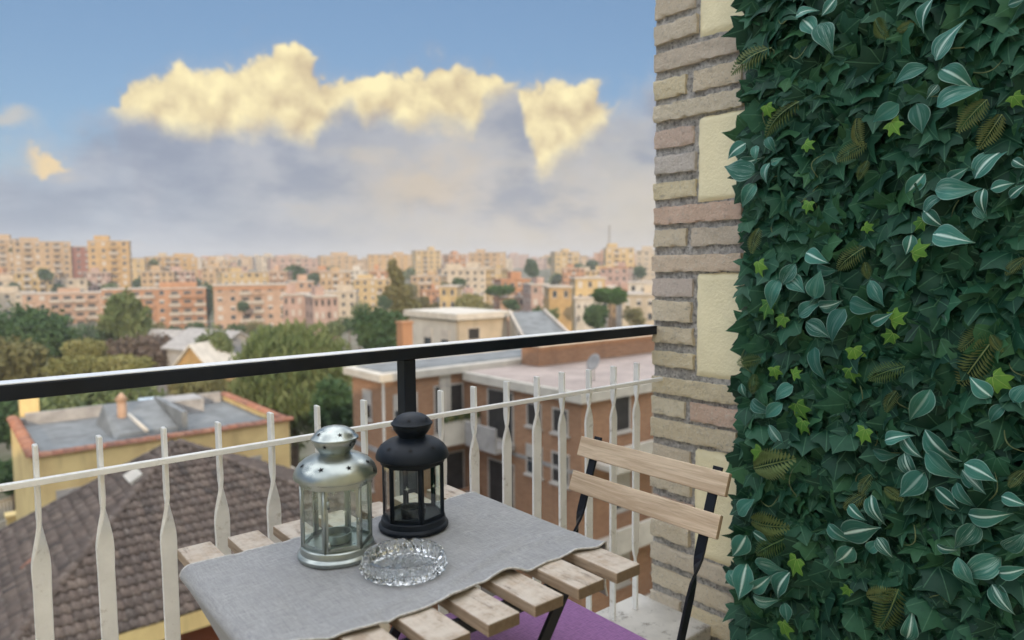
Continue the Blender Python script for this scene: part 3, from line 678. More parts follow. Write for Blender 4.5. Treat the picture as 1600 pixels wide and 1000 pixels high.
# ------------------------------------------------------------------ chair and cushion
chair = thing('folding_chair', (.66, -.285, 0), 'folding chair with two pale wooden backrest slats and black frame', 'chair')
tl = math.atan(.36)
up = np.array((math.sin(tl), 0, math.cos(tl))); nn = np.array((math.cos(tl), 0, -math.sin(tl)))
for xc, zc, ya, yb in ((.877, .746, -.489, -.083), (.849, .669, -.4895, -.0835)):
    MB().bar((xc, ya, zc), (xc, yb, zc), up*.0232, nn*.0055).build('backrest_slat', M['chair_wood'], chair, bevel=.002)
lx = lambda z: .849+.36*(z-.669)+.0105
for y in (-.452, -.124):
    zz = [.772, .70, .64, .615, .60, .585, .57, .555, .53, .45, .25, .006]; V = []
    for z in zz:
        k = min(1, max(0, (.615-z)/.075)); k = k*k*(3-2*k); ph = k*math.pi/2
        a, b_ = .0105, .0028
        e1 = np.array((0, 1., 0))*math.cos(ph) + nn*math.sin(ph); e2 = -np.array((0, 1., 0))*math.sin(ph) + nn*math.cos(ph)
        for p, q in ((-1, -1), (1, -1), (1, 1), (-1, 1)): V.append(np.array((lx(z), y, z)) + e1*a*p + e2*b_*q)
    n = len(zz)
    MB().add(V, [(i*4+k, i*4+(k+1) % 4, (i+1)*4+(k+1) % 4, (i+1)*4+k) for i in range(n-1) for k in range(4)] + [(3, 2, 1, 0), (n*4-4, n*4-3, n*4-2, n*4-1)]).build('leg', M['black_steel'], chair, bevel=.0008)
for y in (-.438, -.138):
    MB().bar((.40, y, .425), (.83, y, .004), (.006, 0, .007), (0, .003, 0)).build('leg', M['black_steel'], chair, bevel=.0008)
    MB().box(.385, .735, y-.003, y+.003, .400, .424).build('seat_rail', M['black_steel'], chair)
for k in range(6):
    MB().box(.385+k*.059, .385+k*.059+.048, -.485, -.09, .4245, .436).build('seat_slat', M['chair_wood'], chair, bevel=.0015)
for x_, z_ in ((.62, .03), (.80, .03)):
    MB().tube([(x_, -.44, z_), (x_, -.134, z_)], .005).build('stretcher', M['black_steel'], chair, smooth=True)
cu = MB().box(.375, .731, -.492, -.078, .4365, .458).build('seat_cushion', M['purple'], bevel=.006)
tag(cu, 'flat purple felt cushion on the folding chair seat', 'cushion')

# ------------------------------------------------------------------ artificial ivy panel on the wall
ivy = thing('ivy_panel', (XW-.03, -.6, .0), 'green wall panel of artificial ivy with striped and lime leaves', 'plant panel')
YA, YB, ZA, ZB = -.226, -1.06, .02, 2.2
g = MB()
for k in range(29): y = YA-.004+(YB-YA)*k/28; g.box(XW-.012, XW-.0085, y-.0016, y+.0016, ZA, ZB)
for k in range(72): z = ZA+(ZB-ZA)*k/71; g.box(XW-.0082, XW-.005, YB, YA, z-.0016, z+.0016)
gb = g.build('backing_grid', M['mesh_back'], ivy); gb['kind'] = 'stuff'
MB().box(XW-.0045, XW-.0005, YB, YA+.012, ZA, ZB).build('backing_sheet', M['mesh_back'], ivy)

def leaf_template(kind, rs):
    if kind in ('ivy', 'lime'):
        half = [(0, 1.0), (.085, .78), (.17, .60), (.30, .60), (.50, .62), (.47, .46), (.36, .30), (.40, .14), (.52, -.02), (.36, -.07), (.20, -.10), (.09, -.05)]
        if kind == 'ivy' and rs % 3 == 1: half = [(0, .98), (.15, .80), (.27, .66), (.42, .62), (.58, .50), (.54, .34), (.47, .22), (.50, .08), (.50, -.08), (.34, -.14), (.18, -.13), (.08, -.05)]
        if kind == 'ivy' and rs % 3 == 2: half = [(0, 1.05), (.14, .78), (.25, .58), (.42, .60), (.62, .55), (.50, .34), (.38, .22), (.46, .05), (.50, -.14), (.30, -.10), (.16, -.12), (.07, -.05)]
        out = half + [(0, .02)] + [(-x, y) for x, y in half[:0:-1]]
        rr = random.Random(rs)
        out = [(x*(1+rr.uniform(-.08, .08)), y+rr.uniform(-.02, .02)) for x, y in out]
        mid = [(x*.52, .30+(y-.30)*.52) for x, y in out]
        pts = out + mid + [(0, .30)]; n = len(out)
        fs = []
        for i in range(n):
            j = (i+1) % n; fs += [(i, j, n+j), (i, n+j, n+i), (n+i, n+j, 2*n)]
        V = []
        for x, y in pts:
            r = math.hypot(x, y-.2); a = math.atan2(x, y+.02)
            fold = .05*abs(math.sin(a*math.pi/.78/1.0*.5))*r*1.6
            V.append((x, y, -.34*r*r*(.5+.8*((rs*37) % 10)/10) + .12*abs(x) - fold*1.5 + .03))
        return np.array(V), np.array(fs), np.array(pts)
    if kind == 'varieg':
        V, uv, fs = [], [], []; nt, nu = 9, 6
        for i in range(nt+1):
            t = i/nt; wdt = (.31, .27, .34, .29)[rs]*math.sin(math.pi*min(1, t**(.66+.05*rs)))**(.95 if t < .5 else 1.2)*(1-.15*t) if 0 < t < 1 else 0.004
            for j in range(nu+1):
                u = -1+2*j/nu
                V.append((u*wdt+.05*math.sin(t*3+rs*2)*t, t, (.10, .16, .05, .12)[rs]*math.sin(t*math.pi)-(.16, .30, .10, .22)[rs]*t*t + (.20, .32, .10, .42)[rs]*abs(u)*wdt - .06*u*u*wdt + .02*math.sin(t*11+rs)*u)); uv.append((u, t))
        for i in range(nt):
            for j in range(nu):
                a = i*(nu+1)+j; fs += [(a, a+1, a+nu+2), (a, a+nu+2, a+nu+1)]
        return np.array(V), np.array(fs), np.array(uv)
    V, uv, fs = [], [], []                 # fern frond: rachis with leaflets
    n = 15
    def q(pts):
        o = len(V); V.extend(pts); uv.extend([(p[0], p[1]) for p in pts]); fs.append((o, o+1, o+2)); fs.append((o, o+2, o+3))
    zc = lambda t: .16*math.sin(t*2.4)-.22*t*t
    for i in range(n):
        t = i/n; q([(-.012, t, zc(t)), (.012, t, zc(t)), (.012, t+1/n, zc(t+1/n)), (-.012, t+1/n, zc(t+1/n))])
        ln = .30*math.sin(math.pi*(.12+.86*t)**.8)+.02
        for s in (-1, 1):
            b0 = (s*.01, t+.01, zc(t)); 
            q([b0, (s*ln*.5, t+.02+ln*.18, zc(t)+.03), (s*ln, t+.03+ln*.42, zc(t)-.05*ln/.3), (s*ln*.42, t+.062+ln*.2, zc(t)-.015)])
    return np.array(V), np.array(fs), np.array(uv)
TPL = {}
def tpl(kind, rs):
    if (kind, rs) not in TPL:
        V, Fz, uv = leaf_template(kind, rs)
        nm = {'ivy': 'ivy_leaf', 'lime': 'lime_leaf', 'varieg': 'striped_leaf', 'fern': 'fern_frond'}[kind]
        TPL[(kind, rs)] = (V, Fz, uv, arr_mesh(nm, V, Fz, M['leaf_'+kind], None, uv, smooth=(kind != 'fern')), nm)
    return TPL[(kind, rs)]
def leaf_matrix(pos, ang, tilt_a, tilt_b, size):
    """ang: direction of the tip on the wall (0 = towards the viewer's right, counter-clockwise); tilts lift the leaf off the wall."""
    d = Vector((0, -math.cos(ang), math.sin(ang))); n = Vector((-1, 0, 0)); x = d.cross(n)
    m = Matrix((x, d, n)).transposed().to_4x4()
    return Matrix.Translation(Vector(pos)) @ m @ Matrix.Rotation(tilt_a, 4, 'X') @ Matrix.Rotation(tilt_b, 4, 'Y') @ Matrix.Scale(size, 4)
def z4(x, y): return 1140+x/3.03, y/3.03
def z5(x, y): return 1140+x/3.03, 330+y/3.03
def z6(x, y): return 1140+x/2.94, 660+y/2.94
def wallpt(fn, x, y, dx): return atx(*fn(x, y), XW-dx)
VAR = [(z4, [(505, -10, 443, 68), (312, 78, 398, 45), (345, 90, 412, 155), (425, 112, 492, 232), (965, -8, 912, 130), (975, 288, 1088, 120), (937, 318, 800, 388), (1000, 325, 1138, 408), (980, 505, 1160, 415), (988, 400, 945, 465), (802, 492, 685, 572), (885, 488, 912, 612), (78, 678, 0, 745), (125, 815, 0, 795), (125, 688, 125, 755), (48, 772, 140, 760), (190, 770, 165, 862), (195, 775, 245, 752), (180, 648, 208, 718), (125, 868, 65, 968), (1158, 848, 1308, 695), (972, 902, 1160, 888), (1205, 892, 1190, 1002), (1030, 852, 1115, 800), (1235, 895, 1330, 868), (1325, 935, 1400, 880), (925, 820, 842, 922), (1002, 932, 915, 1005), (1318, 25, 1392, -5), (1340, 755, 1405, 790)]),
       (z5, [(918, -5, 1000, 62), (962, 108, 1140, 135), (862, 110, 842, 195), (1160, -20, 1218, 38), (312, 248, 256, 347), (272, 308, 355, 372), (237, 322, 193, 447), (400, 415, 432, 298), (328, 497, 424, 428), (424, 452, 528, 430), (547, 462, 477, 607), (362, 523, 458, 586), (403, 643, 440, 787), (413, 268, 503, 282), (362, 196, 462, 236), (568, 428, 692, 462), (662, 328, 718, 436), (672, 532, 758, 488), (952, 842, 882, 978), (302, 828, 220, 887), (106, 893, 194, 957), (252, 908, 186, 972), (1340, 905, 1405, 825), (1242, 882, 1150, 795), (1302, 918, 1228, 988), (55, 815, 72, 875)]),
       (z6, [(180, 12, 240, 106), (897, 32, 1026, 167), (795, 65, 880, 152), (712, 82, 822, 60), (657, 128, 757, 152), (803, 138, 842, 262), (902, 128, 1042, 242), (897, 228, 803, 328), (1077, 188, 1214, 252), (1068, 218, 1168, 312), (946, 298, 1042, 382), (1042, 276, 1112, 388), (1096, 420, 1277, 436), (1135, 462, 1058, 572), (1248, 338, 1358, 372), (1262, 582, 1358, 512), (1247, 618, 1078, 692), (1230, 690, 1358, 682), (1206, 742, 1302, 864), (952, 562, 1037, 594), (652, 332, 692, 467), (512, 512, 664, 488), (453, 468, 542, 547), (568, 572, 496, 642), (637, 592, 694, 538), (677, 528, 740, 614), (546, 378, 622, 442), (38, 422, 97, 358), (78, 518, 26, 608), (108, 503, 182, 552), (116, 640, 242, 682), (96, 764, 182, 724), (278, 687, 222, 798), (80, 648, 58, 792), (108, 800, 208, 832), (253, 828, 272, 908), (812, 992, 852, 888), (1048, 618, 1112, 742), (-5, 678, 47, 762)])]
for fn, lst in VAR:
    for x0, y0, x1, y1 in lst:
        dx = R.uniform(.080, .100); a = wallpt(fn, x0, y0, dx); e = wallpt(fn, x1, y1, dx)
        ln = math.hypot(e[1]-a[1], e[2]-a[2]); ang = math.atan2(e[2]-a[2], -(e[1]-a[1]))
        T = tpl('varieg', R.randrange(4))
        put(T[4], T[3], ivy, leaf_matrix(a, ang, R.uniform(-.05, .25), R.uniform(-.45, .45), ln*1.16))
LIME = [(z4, [(180, 525, 65), (785, 605, 95), (1360, 475, 90), (375, 690, 60), (370, 980, 60)]), (z5, [(655, 80, 55), (145, 270, 75), (180, 465, 85), (245, 520, 65), (800, 500, 100), (755, 600, 80), (900, 180, 105), (900, 65, 70), (215, 765, 60), (320, 765, 60), (575, 775, 80), (595, 680, 85), (335, 945, 95), (1285, 810, 130)]), (z6, [(330, 20, 75), (615, 60, 85), (130, 150, 75), (300, 660, 95), (535, 775, 55), (260, 950, 80)])]
for fn, lst in LIME:
    for x, y, s in lst:
        ang = R.choice((-1.3, -1.0, -1.8, -2.2, -.6, .5)); sz = wallpt(fn, x, y, .088); s2 = abs(wallpt(fn, x+s, y, .088)[1]-sz[1])
        pos = np.array(sz) + np.array((0, math.cos(ang)*s2*.4, -math.sin(ang)*s2*.4))
        T = tpl('lime', R.randrange(3)); put(T[4], T[3], ivy, leaf_matrix(pos, ang, R.uniform(-.1, .3), R.uniform(-.3, .3), s2*.98))
FERN = [(z4, [(200, 225, 20, 350), (330, 480, 160, 640), (600, 560, 640, 700), (650, 680, 515, 765), (655, 760, 610, 850), (1220, 470, 1090, 630), (1290, 540, 1190, 710), (690, 90, 760, 190), (790, 150, 885, 105)]),
        (z5, [(140, 80, 110, 200), (640, 170, 505, 275), (640, 240, 658, 320), (1220, 540, 1100, 660), (1230, 630, 1090, 825), (1235, 585, 1295, 665), (830, 735, 665, 790), (790, 850, 735, 950), (150, 700, 40, 720), (120, 770, 105, 865), (1400, 220, 1305, 300)]),
        (z6, [(110, 210, 315, 160), (230, 200, 250, 265), (650, 240, 600, 335), (625, 330, 535, 395), (95, 450, 275, 482), (265, 530, 135, 595), (775, 765, 690, 955), (630, 800, 765, 775), (1355, 220, 1285, 295), (710, 300, 805, 355)])]
for fn, lst in FERN:
    for x0, y0, x1, y1 in lst:
        a = wallpt(fn, x0, y0, .080); e = wallpt(fn, x1, y1, .080)
        ln = math.hypot(e[1]-a[1], e[2]-a[2]); ang = math.atan2(e[2]-a[2], -(e[1]-a[1]))
        T = tpl('fern', 0); put(T[4], T[3], ivy, leaf_matrix(a, ang, R.uniform(0, .25), R.uniform(-.5, .5), ln))
# the dark ivy leaves: the 300 outermost in view as parts, the rest as one mass
leaves = []
for y in np.arange(YA+.004, YB, -.0245):
    for z in np.arange(ZA, ZB, .026):
        for layer in (0, 1):
            yy = y+R.uniform(-.018, .018); zz = z+R.uniform(-.018, .018)
            dx = (.020, .040)[layer] + R.uniform(-.008, .016) + .010*mnoise.noise((yy*6, zz*6, 4.0))
            a = R.gauss(-1.55, .95) if layer else R.uniform(0, 6.28)
            if yy > YA-.035: yy -= .022; a = R.gauss(-1.9, .8)
            size = R.uniform(.044, .080)*(1.0 if layer else 1.1)
            leaves.append((dx, yy, zz, a, R.uniform(-.45, .95), R.uniform(-.9, .9), size, R.choice((0, 1, 1, 2, 3, 4, 4, 5, 6, 7, 7, 8, 9, 10, 10, 11)), layer))
leaves.sort(key=lambda q: -(q[0]*25+q[6]*6 + (0 if (-.86 < q[1] and .2 < q[2] < 1.75) else -9)))
massV, massF, massU, massT = [], [], [], []; off = 0
for i, (dx, yy, zz, a, ta, tb, size, rs, layer) in enumerate(leaves):
    mtx = leaf_matrix((XW-dx, yy, zz), a, ta, tb, size); T = tpl('ivy', rs)
    if i < 300: put(T[4], T[3], ivy, mtx); continue
    A = np.array(mtx); V = T[0] @ A[:3, :3].T + A[:3, 3]
    massV.append(V); massF.append(T[1]+off); massU.append(T[2]); massT.append(np.full(len(V), R.random())); off += len(V)
o = put('ivy_leaf_mass', arr_mesh('ivy_leaf_mass', np.concatenate(massV), np.concatenate(massF), M['leaf_ivy'], np.concatenate(massT), np.concatenate(massU), True), ivy); o['kind'] = 'stuff'
st = MB()
for k in range(80):
    y, z = R.uniform(YB, YA-.03), R.uniform(.1, 2.1); a = R.uniform(0, 6.28); l = R.uniform(.03, .07); d = np.array((0, math.cos(a), math.sin(a)))
    p0 = np.array((XW-R.uniform(.050, .074), y, z)); s_ = np.array((0, -d[2], d[1]))*R.uniform(-.022, .022)
    st.tube([p0+d*l*q+(s_+np.array((-.012, 0, 0)))*math.sin(q*math.pi) for q in np.linspace(0, 1, 8)], [.0013]*4+[.0011, .001, .0008, .0005], 5)
o = st.build('stems', M['stem'], ivy); o['kind'] = 'stuff'

# ------------------------------------------------------------------ ground and far terrain
def ground_z(x, y):
    r = math.hypot(x-CAM[0], y-CAM[1]); a = math.degrees(math.atan2(x, y))
    z = float(np.interp(r, (0, 55, 110, 170, 265, 400, 600, 900, 1300), (GZ, GZ, -19, -22.5, -21.5, -12, -4.5, -1, 0)))
    return z + (3.0*math.exp(-((a-8)/14)**2)*min(1, max(0, (r-280)/200))) + (.8*mnoise.noise((x*.012, y*.012, 0)) if r > 70 else 0)
rs_ = [0, 8, 16, 26, 38, 52, 70, 90, 115, 145, 180, 220, 270, 330, 400, 480, 570, 670, 780, 900, 1030, 1200, 1500, 2000, 3000, 5200]
na = 96; V = []; 
for r in rs_:
    for k in range(na):
        a = 2*math.pi*k/na; x, y = CAM[0]+r*math.cos(a), CAM[1]+r*math.sin(a); V.append((x, y, ground_z(x, y)-.02))
Fq = [(i*na+k, i*na+(k+1) % na, (i+1)*na+(k+1) % na, (i+1)*na+k) for i in range(len(rs_)-1) for k in range(na)]
struct(MB().add(V, Fq).build('ground', M['ground'], smooth=True))

# ------------------------------------------------------------------ trees
FILL = []                                  # background things that get their labels from their colour and order
def crown_mesh(name, lobes, n, size, mat, seed, flat=.5, sag=0.0):
    """Leaf clumps scattered through the outer shell of several lobes: (x, y, z, rx, ry, rz)."""
    g = np.random.default_rng(seed); L = np.array(lobes, float)
    wt = (L[:, 3]*L[:, 4]*L[:, 5])**(2/3); wt /= wt.sum()
    idx = g.choice(len(L), n, p=wt); d = g.normal(size=(n, 3)); d /= np.linalg.norm(d, axis=1)[:, None]
    rad = g.uniform(.55, 1.06, n)**.7
    wob = 1+.16*np.sin(d[:, 0]*7+idx*1.7)*np.sin(d[:, 1]*6+idx)+.12*np.sin(d[:, 2]*9+idx*.6)
    c = L[idx, :3] + d*L[idx, 3:]*(rad*wob)[:, None]
    nrm = d*.7 + g.normal(size=(n, 3))*.75 + np.array((0, 0, .25)); nrm /= np.linalg.norm(nrm, axis=1)[:, None]
    t = np.cross(nrm, g.normal(size=(n, 3))); t /= np.linalg.norm(t, axis=1)[:, None]
    if sag: t = t*(1-sag) + np.array((0, 0, -1.))*sag; t /= np.linalg.norm(t, axis=1)[:, None]
    b_ = np.cross(nrm, t); s = size*g.uniform(.55, 1.35, n)[:, None]; ln = 1.0+1.2*sag
    q = np.stack([c-t*s*ln-b_*s*flat*.4, c-t*s*.1-b_*s*flat, c+t*s*ln, c-t*s*.1*ln+b_*s*flat], 1)
    tint = np.clip(.5*g.random(n)+.5*((idx*.37) % 1.0), 0, 1)
    return arr_mesh(name, q.reshape(-1, 3), np.arange(4*n).reshape(n, 4), mat, np.repeat(tint, 4))
def tree(name, label, px, top, wpx, bot, depth, mat, n=2500, leaf=.28, seed=1, lobes=9, shape='round', group=None, bark='bark', cat='tree', sag=0.0, base_z=None, lean=0.0):
    T = at_depth(px, top, depth); zt = T[2]; zb = at_depth(px, bot, depth)[2]; w_ = wpx/FPX*depth
    bx, by = T[0], T[1]; gz = ground_z(bx, by) if base_z is None else base_z
    root = thing(name, (bx, by, gz), label, cat, group); rr = random.Random(seed)
    if not label: FILL.append((px, root, name, mat.name))
    h = zt-zb; lo = []
    right = np.array((math.cos(YAW), -math.sin(YAW)))
    if shape == 'round':
        for k in range(lobes):
            a = rr.uniform(0, 6.28); q = rr.uniform(.15, .62); zz = rr.uniform(.30, .72)
            lo.append((bx+math.cos(a)*w_*.5*q, by+math.sin(a)*w_*.5*q, zb+h*zz, w_*rr.uniform(.20, .31), w_*rr.uniform(.20, .31), h*rr.uniform(.22, .32)))
        lo.append((bx, by, zb+h*.48, w_*.36, w_*.36, h*.44))
    elif shape == 'umbrella':
        for k in range(lobes):
            a = 6.28*k/lobes+rr.uniform(-.2, .2); q = rr.uniform(.3, .68)
            lo.append((bx+math.cos(a)*w_*.5*q, by+math.sin(a)*w_*.5*q, zb+h*rr.uniform(.40, .62), w_*.22, w_*.22, h*.34))
    elif shape == 'spire':
        for k in range(lobes):
            t = k/(lobes-1); ww = w_*.5*(1-.68*t)*rr.uniform(.6, 1.1); dx = lean*(1-t)
            lo.append((bx+right[0]*dx+rr.uniform(-.15, .15)*ww, by+right[1]*dx+rr.uniform(-.15, .15)*ww, zb+h*(.06+.88*t), ww, ww, h/lobes*.95))
    put('crown', crown_mesh('crown', lo, n, leaf, mat, seed, .5, sag), root)
    tb = MB(); r0 = max(.10, w_*.03); zc = zb+h*.45
    lx_ = right*(lean if shape == 'spire' else 0)
    tb.tube([(bx+lx_[0], by+lx_[1], gz-.3), (bx+lx_[0]*.9+.1, by+lx_[1]*.9, (gz+zc)/2), (bx+lx_[0]*.4, by+lx_[1]*.4, zc)], [r0*1.5, r0*1.1, r0*.7], 8)
    for k in range(5):
        l = lo[k % len(lo)]; z_ = max(gz+.3, zb-h*.05); tb.tube([(bx+lx_[0]*.7, by+lx_[1]*.7, (z_+zc)/2), ((bx+l[0])/2, (by+l[1])/2, (zc+l[2])/2), (l[0], l[1], l[2])], [r0*.6, r0*.4, r0*.18], 6)
    tb.build('trunk', M[bark], root, smooth=True)
    return root
tree('broad_tree', 'big dark green tree at the far left edge', 22, 474, 190, 575, 80, M['fo_dark'], 9000, .34, 1)
tree('olive_tree', 'brownish olive tree at the left edge in front of the dark one', 12, 526, 100, 612, 62, M['fo_olive'], 6000, .26, 2)
tree('dark_tree', 'small dark green tree behind the yellow-green bushes', 98, 506, 60, 565, 84, M['fo_dark'], 4000, .28, 3)
tree('lime_bush', 'yellow-green rounded bush, the tallest of three', 128, 527, 70, 575, 62, M['fo_lime'], 4200, .20, 4, cat='bush')
tree('lime_bush', 'yellow-green rounded bush, the left one of the front pair', 118, 554, 92, 606, 57, M['fo_lime'], 5200, .20, 5, cat='bush')
tree('lime_bush', 'yellow-green rounded bush just above the handrail near the white roof', 200, 553, 84, 604, 57, M['fo_lime'], 5000, .20, 6, cat='bush')
tree('wispy_tree', 'tall pale green tree with a thin bare trunk', 197, 457, 84, 545, 100, M['fo_green'], 5000, .42, 7, bark='bark_pale', sag=.5)
tree('bare_tree', 'brown leafless looking thicket beyond the lime bushes', 222, 519, 140, 585, 92, M['fo_brown'], 6500, .34, 8, lobes=12, cat='bush')
tree('round_tree', 'round green tree between the white gable and the willow', 337, 508, 62, 590, 76, M['fo_green'], 4500, .28, 9)
tree('willow_tree', 'large drooping green willow in the middle behind the handrail', 452, 489, 205, 690, 47, M['fo_green'], 22000, .20, 10, lobes=16, sag=.6)
tree('bushy_tree', 'dark green tree between the willow and the white house', 590, 477, 84, 560, 78, M['fo_dark'], 5000, .30, 11)
tree('leaning_tree', 'tall thin cypress-like tree leaning to the left', 612, 409, 66, 530, 112, M['fo_olive'], 5200, .42, 12, 9, 'spire', lean=3.4)
tree('umbrella_pine', 'smaller umbrella pine with a thin trunk among orange houses', 780, 445, 46, 463, 205, M['fo_pine'], 2200, .55, 13, 8, 'umbrella')
tree('umbrella_pine', 'larger umbrella pine standing left of the brick pillar', 953, 447, 60, 478, 132, M['fo_pine'], 3800, .42, 14, 9, 'umbrella')
tree('dark_bush', 'dark bushy tree below the larger umbrella pine', 930, 474, 42, 516, 125, M['fo_dark'], 2600, .40, 15)
tree('lime_bush', 'bright green bush beside the plain yellow house', 731, 457, 52, 490, 160, M['fo_lime'], 2400, .45, 16, cat='bush')
tree('cypress_tree', 'dark square-topped cypress below the skyline', 831, 404, 22, 434, 340, M['fo_dark'], 1500, .8, 17)
tree('conifer_tree', 'dark pointed conifer in front of the cream apartment block', 505, 474, 22, 508, 190, M['fo_dark'], 1500, .5, 18, 6, 'spire')
tree('tree_pair', 'dark trees squeezed between the two balconied blocks', 324, 438, 20, 500, 262, M['fo_dark'], 1800, .7, 19)
tree('hill_tree', 'dark trees on the slope above the peach block', 455, 413, 40, 446, 330, M['fo_dark'], 1800, .9, 20)
tree('shade_tree', 'round dark tree in front of the low cream house', 715, 434, 24, 456, 230, M['fo_dark'], 1400, .6, 21)
tree('hedge_tree', 'green garden tree right behind the flat-roofed yellow house', 150, 592, 190, 680, 49, M['fo_green'], 7000, .22, 22, lobes=14, cat='bush')
tree('hedge_tree', 'dark garden tree behind the left corner of the yellow house', 25, 612, 130, 700, 50, M['fo_dark'], 5000, .22, 23, cat='bush')
tree('hedge_tree', 'mixed green hedge between yellow house and willow', 318, 575, 110, 650, 50, M['fo_olive'], 5000, .20, 24, cat='bush')
tree('garden_bush', 'dark garden shrub at the left edge beside the fence', 16, 715, 84, 775, 44, M['fo_dark'], 3500, .20, 25, cat='bush', base_z=GZ)
tree('garden_bush', 'green garden shrub at the left corner of the yellow house', 62, 735, 50, 790, 40, M['fo_green'], 2500, .18, 26, cat='bush', base_z=GZ)
tree('garden_tree', 'dark tree beside the brick building behind the railing', 520, 590, 90, 720, 42, M['fo_dark'], 5000, .20, 27)
FT = [(455, 470, 30, 230), (640, 440, 34, 270), (600, 455, 36, 220), (680, 470, 30, 190), (760, 470, 34, 170), (800, 465, 26, 180), (840, 478, 34, 150), (560, 440, 24, 330), (620, 425, 22, 400), (530, 432, 24, 330), (430, 430, 22, 380), (330, 425, 22, 400), (300, 432, 26, 350), (220, 432, 30, 340), (170, 440, 22, 300), (90, 440, 30, 310), (870, 425, 24, 400), (910, 440, 30, 260), (960, 430, 26, 320), (990, 480, 40, 130), (30, 500, 60, 150), (85, 512, 46, 130), (130, 500, 50, 160), (165, 514, 40, 120), (245, 500, 44, 150), (275, 508, 40, 135), (310, 500, 44, 155), (365, 505, 40, 150), (400, 498, 44, 165), (430, 506, 40, 140), (520, 500, 44, 120), (545, 490, 36, 150), (20, 520, 60, 110), (70, 418, 26, 300), (262, 512, 40, 120), (300, 455, 18, 300), (410, 505, 36, 150), (560, 470, 34, 170), (660, 462, 30, 190), (695, 440, 18, 260), (806, 430, 22, 330), (860, 480, 30, 140), (892, 470, 20, 180), (905, 410, 30, 420), (925, 403, 26, 480), (975, 425, 26, 330), (1000, 415, 24, 360), (1010, 450, 28, 200), (770, 420, 24, 380), (640, 418, 22, 420), (520, 415, 26, 460), (490, 425, 24, 350), (380, 470, 20, 230), (240, 405, 16, 380), (22, 385, 12, 360), (20, 440, 30, 290), (128, 432, 22, 320), (365, 410, 22, 500), (590, 400, 20, 600), (745, 405, 22, 560), (865, 398, 24, 560), (960, 395, 20, 640), (-60, 430, 60, 250), (-90, 480, 120, 110), (1060, 430, 50, 300), (1090, 470, 80, 140)]
for i, (px, top, w_, dp) in enumerate(FT):
    tree('far_tree', None, px, top, w_, top+w_*.85, dp, M[R.choice(('fo_dark', 'fo_dark', 'fo_green', 'fo_olive'))], 700, max(.35, dp*.0022), 40+i, 6, group='trees scattered through the far city')

# ------------------------------------------------------------------ buildings
WMESH = {}
def window_mesh(w_, h, kind):
    key = (round(w_, 2), round(h, 2), kind)
    if key not in WMESH:
        b = MB(); f = .07
        b.box(-w_/2, w_/2, -.05, .02, 0, f, 0); b.box(-w_/2, w_/2, -.05, .02, h-f, h, 0)
        b.box(-w_/2, -w_/2+f, -.05, .02, f, h-f, 0); b.box(w_/2-f, w_/2, -.05, .02, f, h-f, 0)
        b.box(-w_/2-.08, w_/2+.08, -.12, .02, -.08, -.002, 0)
        if kind == 'half': b.box(-w_/2+f, w_/2-f, -.02, .015, f, h*.5, 1); b.box(-w_/2+f, w_/2-f, -.035, .015, h*.5, h-f, 2)
        elif kind == 'shut': b.box(-w_/2+f, w_/2-f, -.035, .015, f, h-f, 2)
        else: b.box(-w_/2+f, w_/2-f, -.02, .015, f, h-f, 1)
        WMESH[key] = b.mesh('window', [M['shutter'], M['window_glass'] if kind != 'dark' else M['dark_opening'], M['shutter']])
    return WMESH[key]
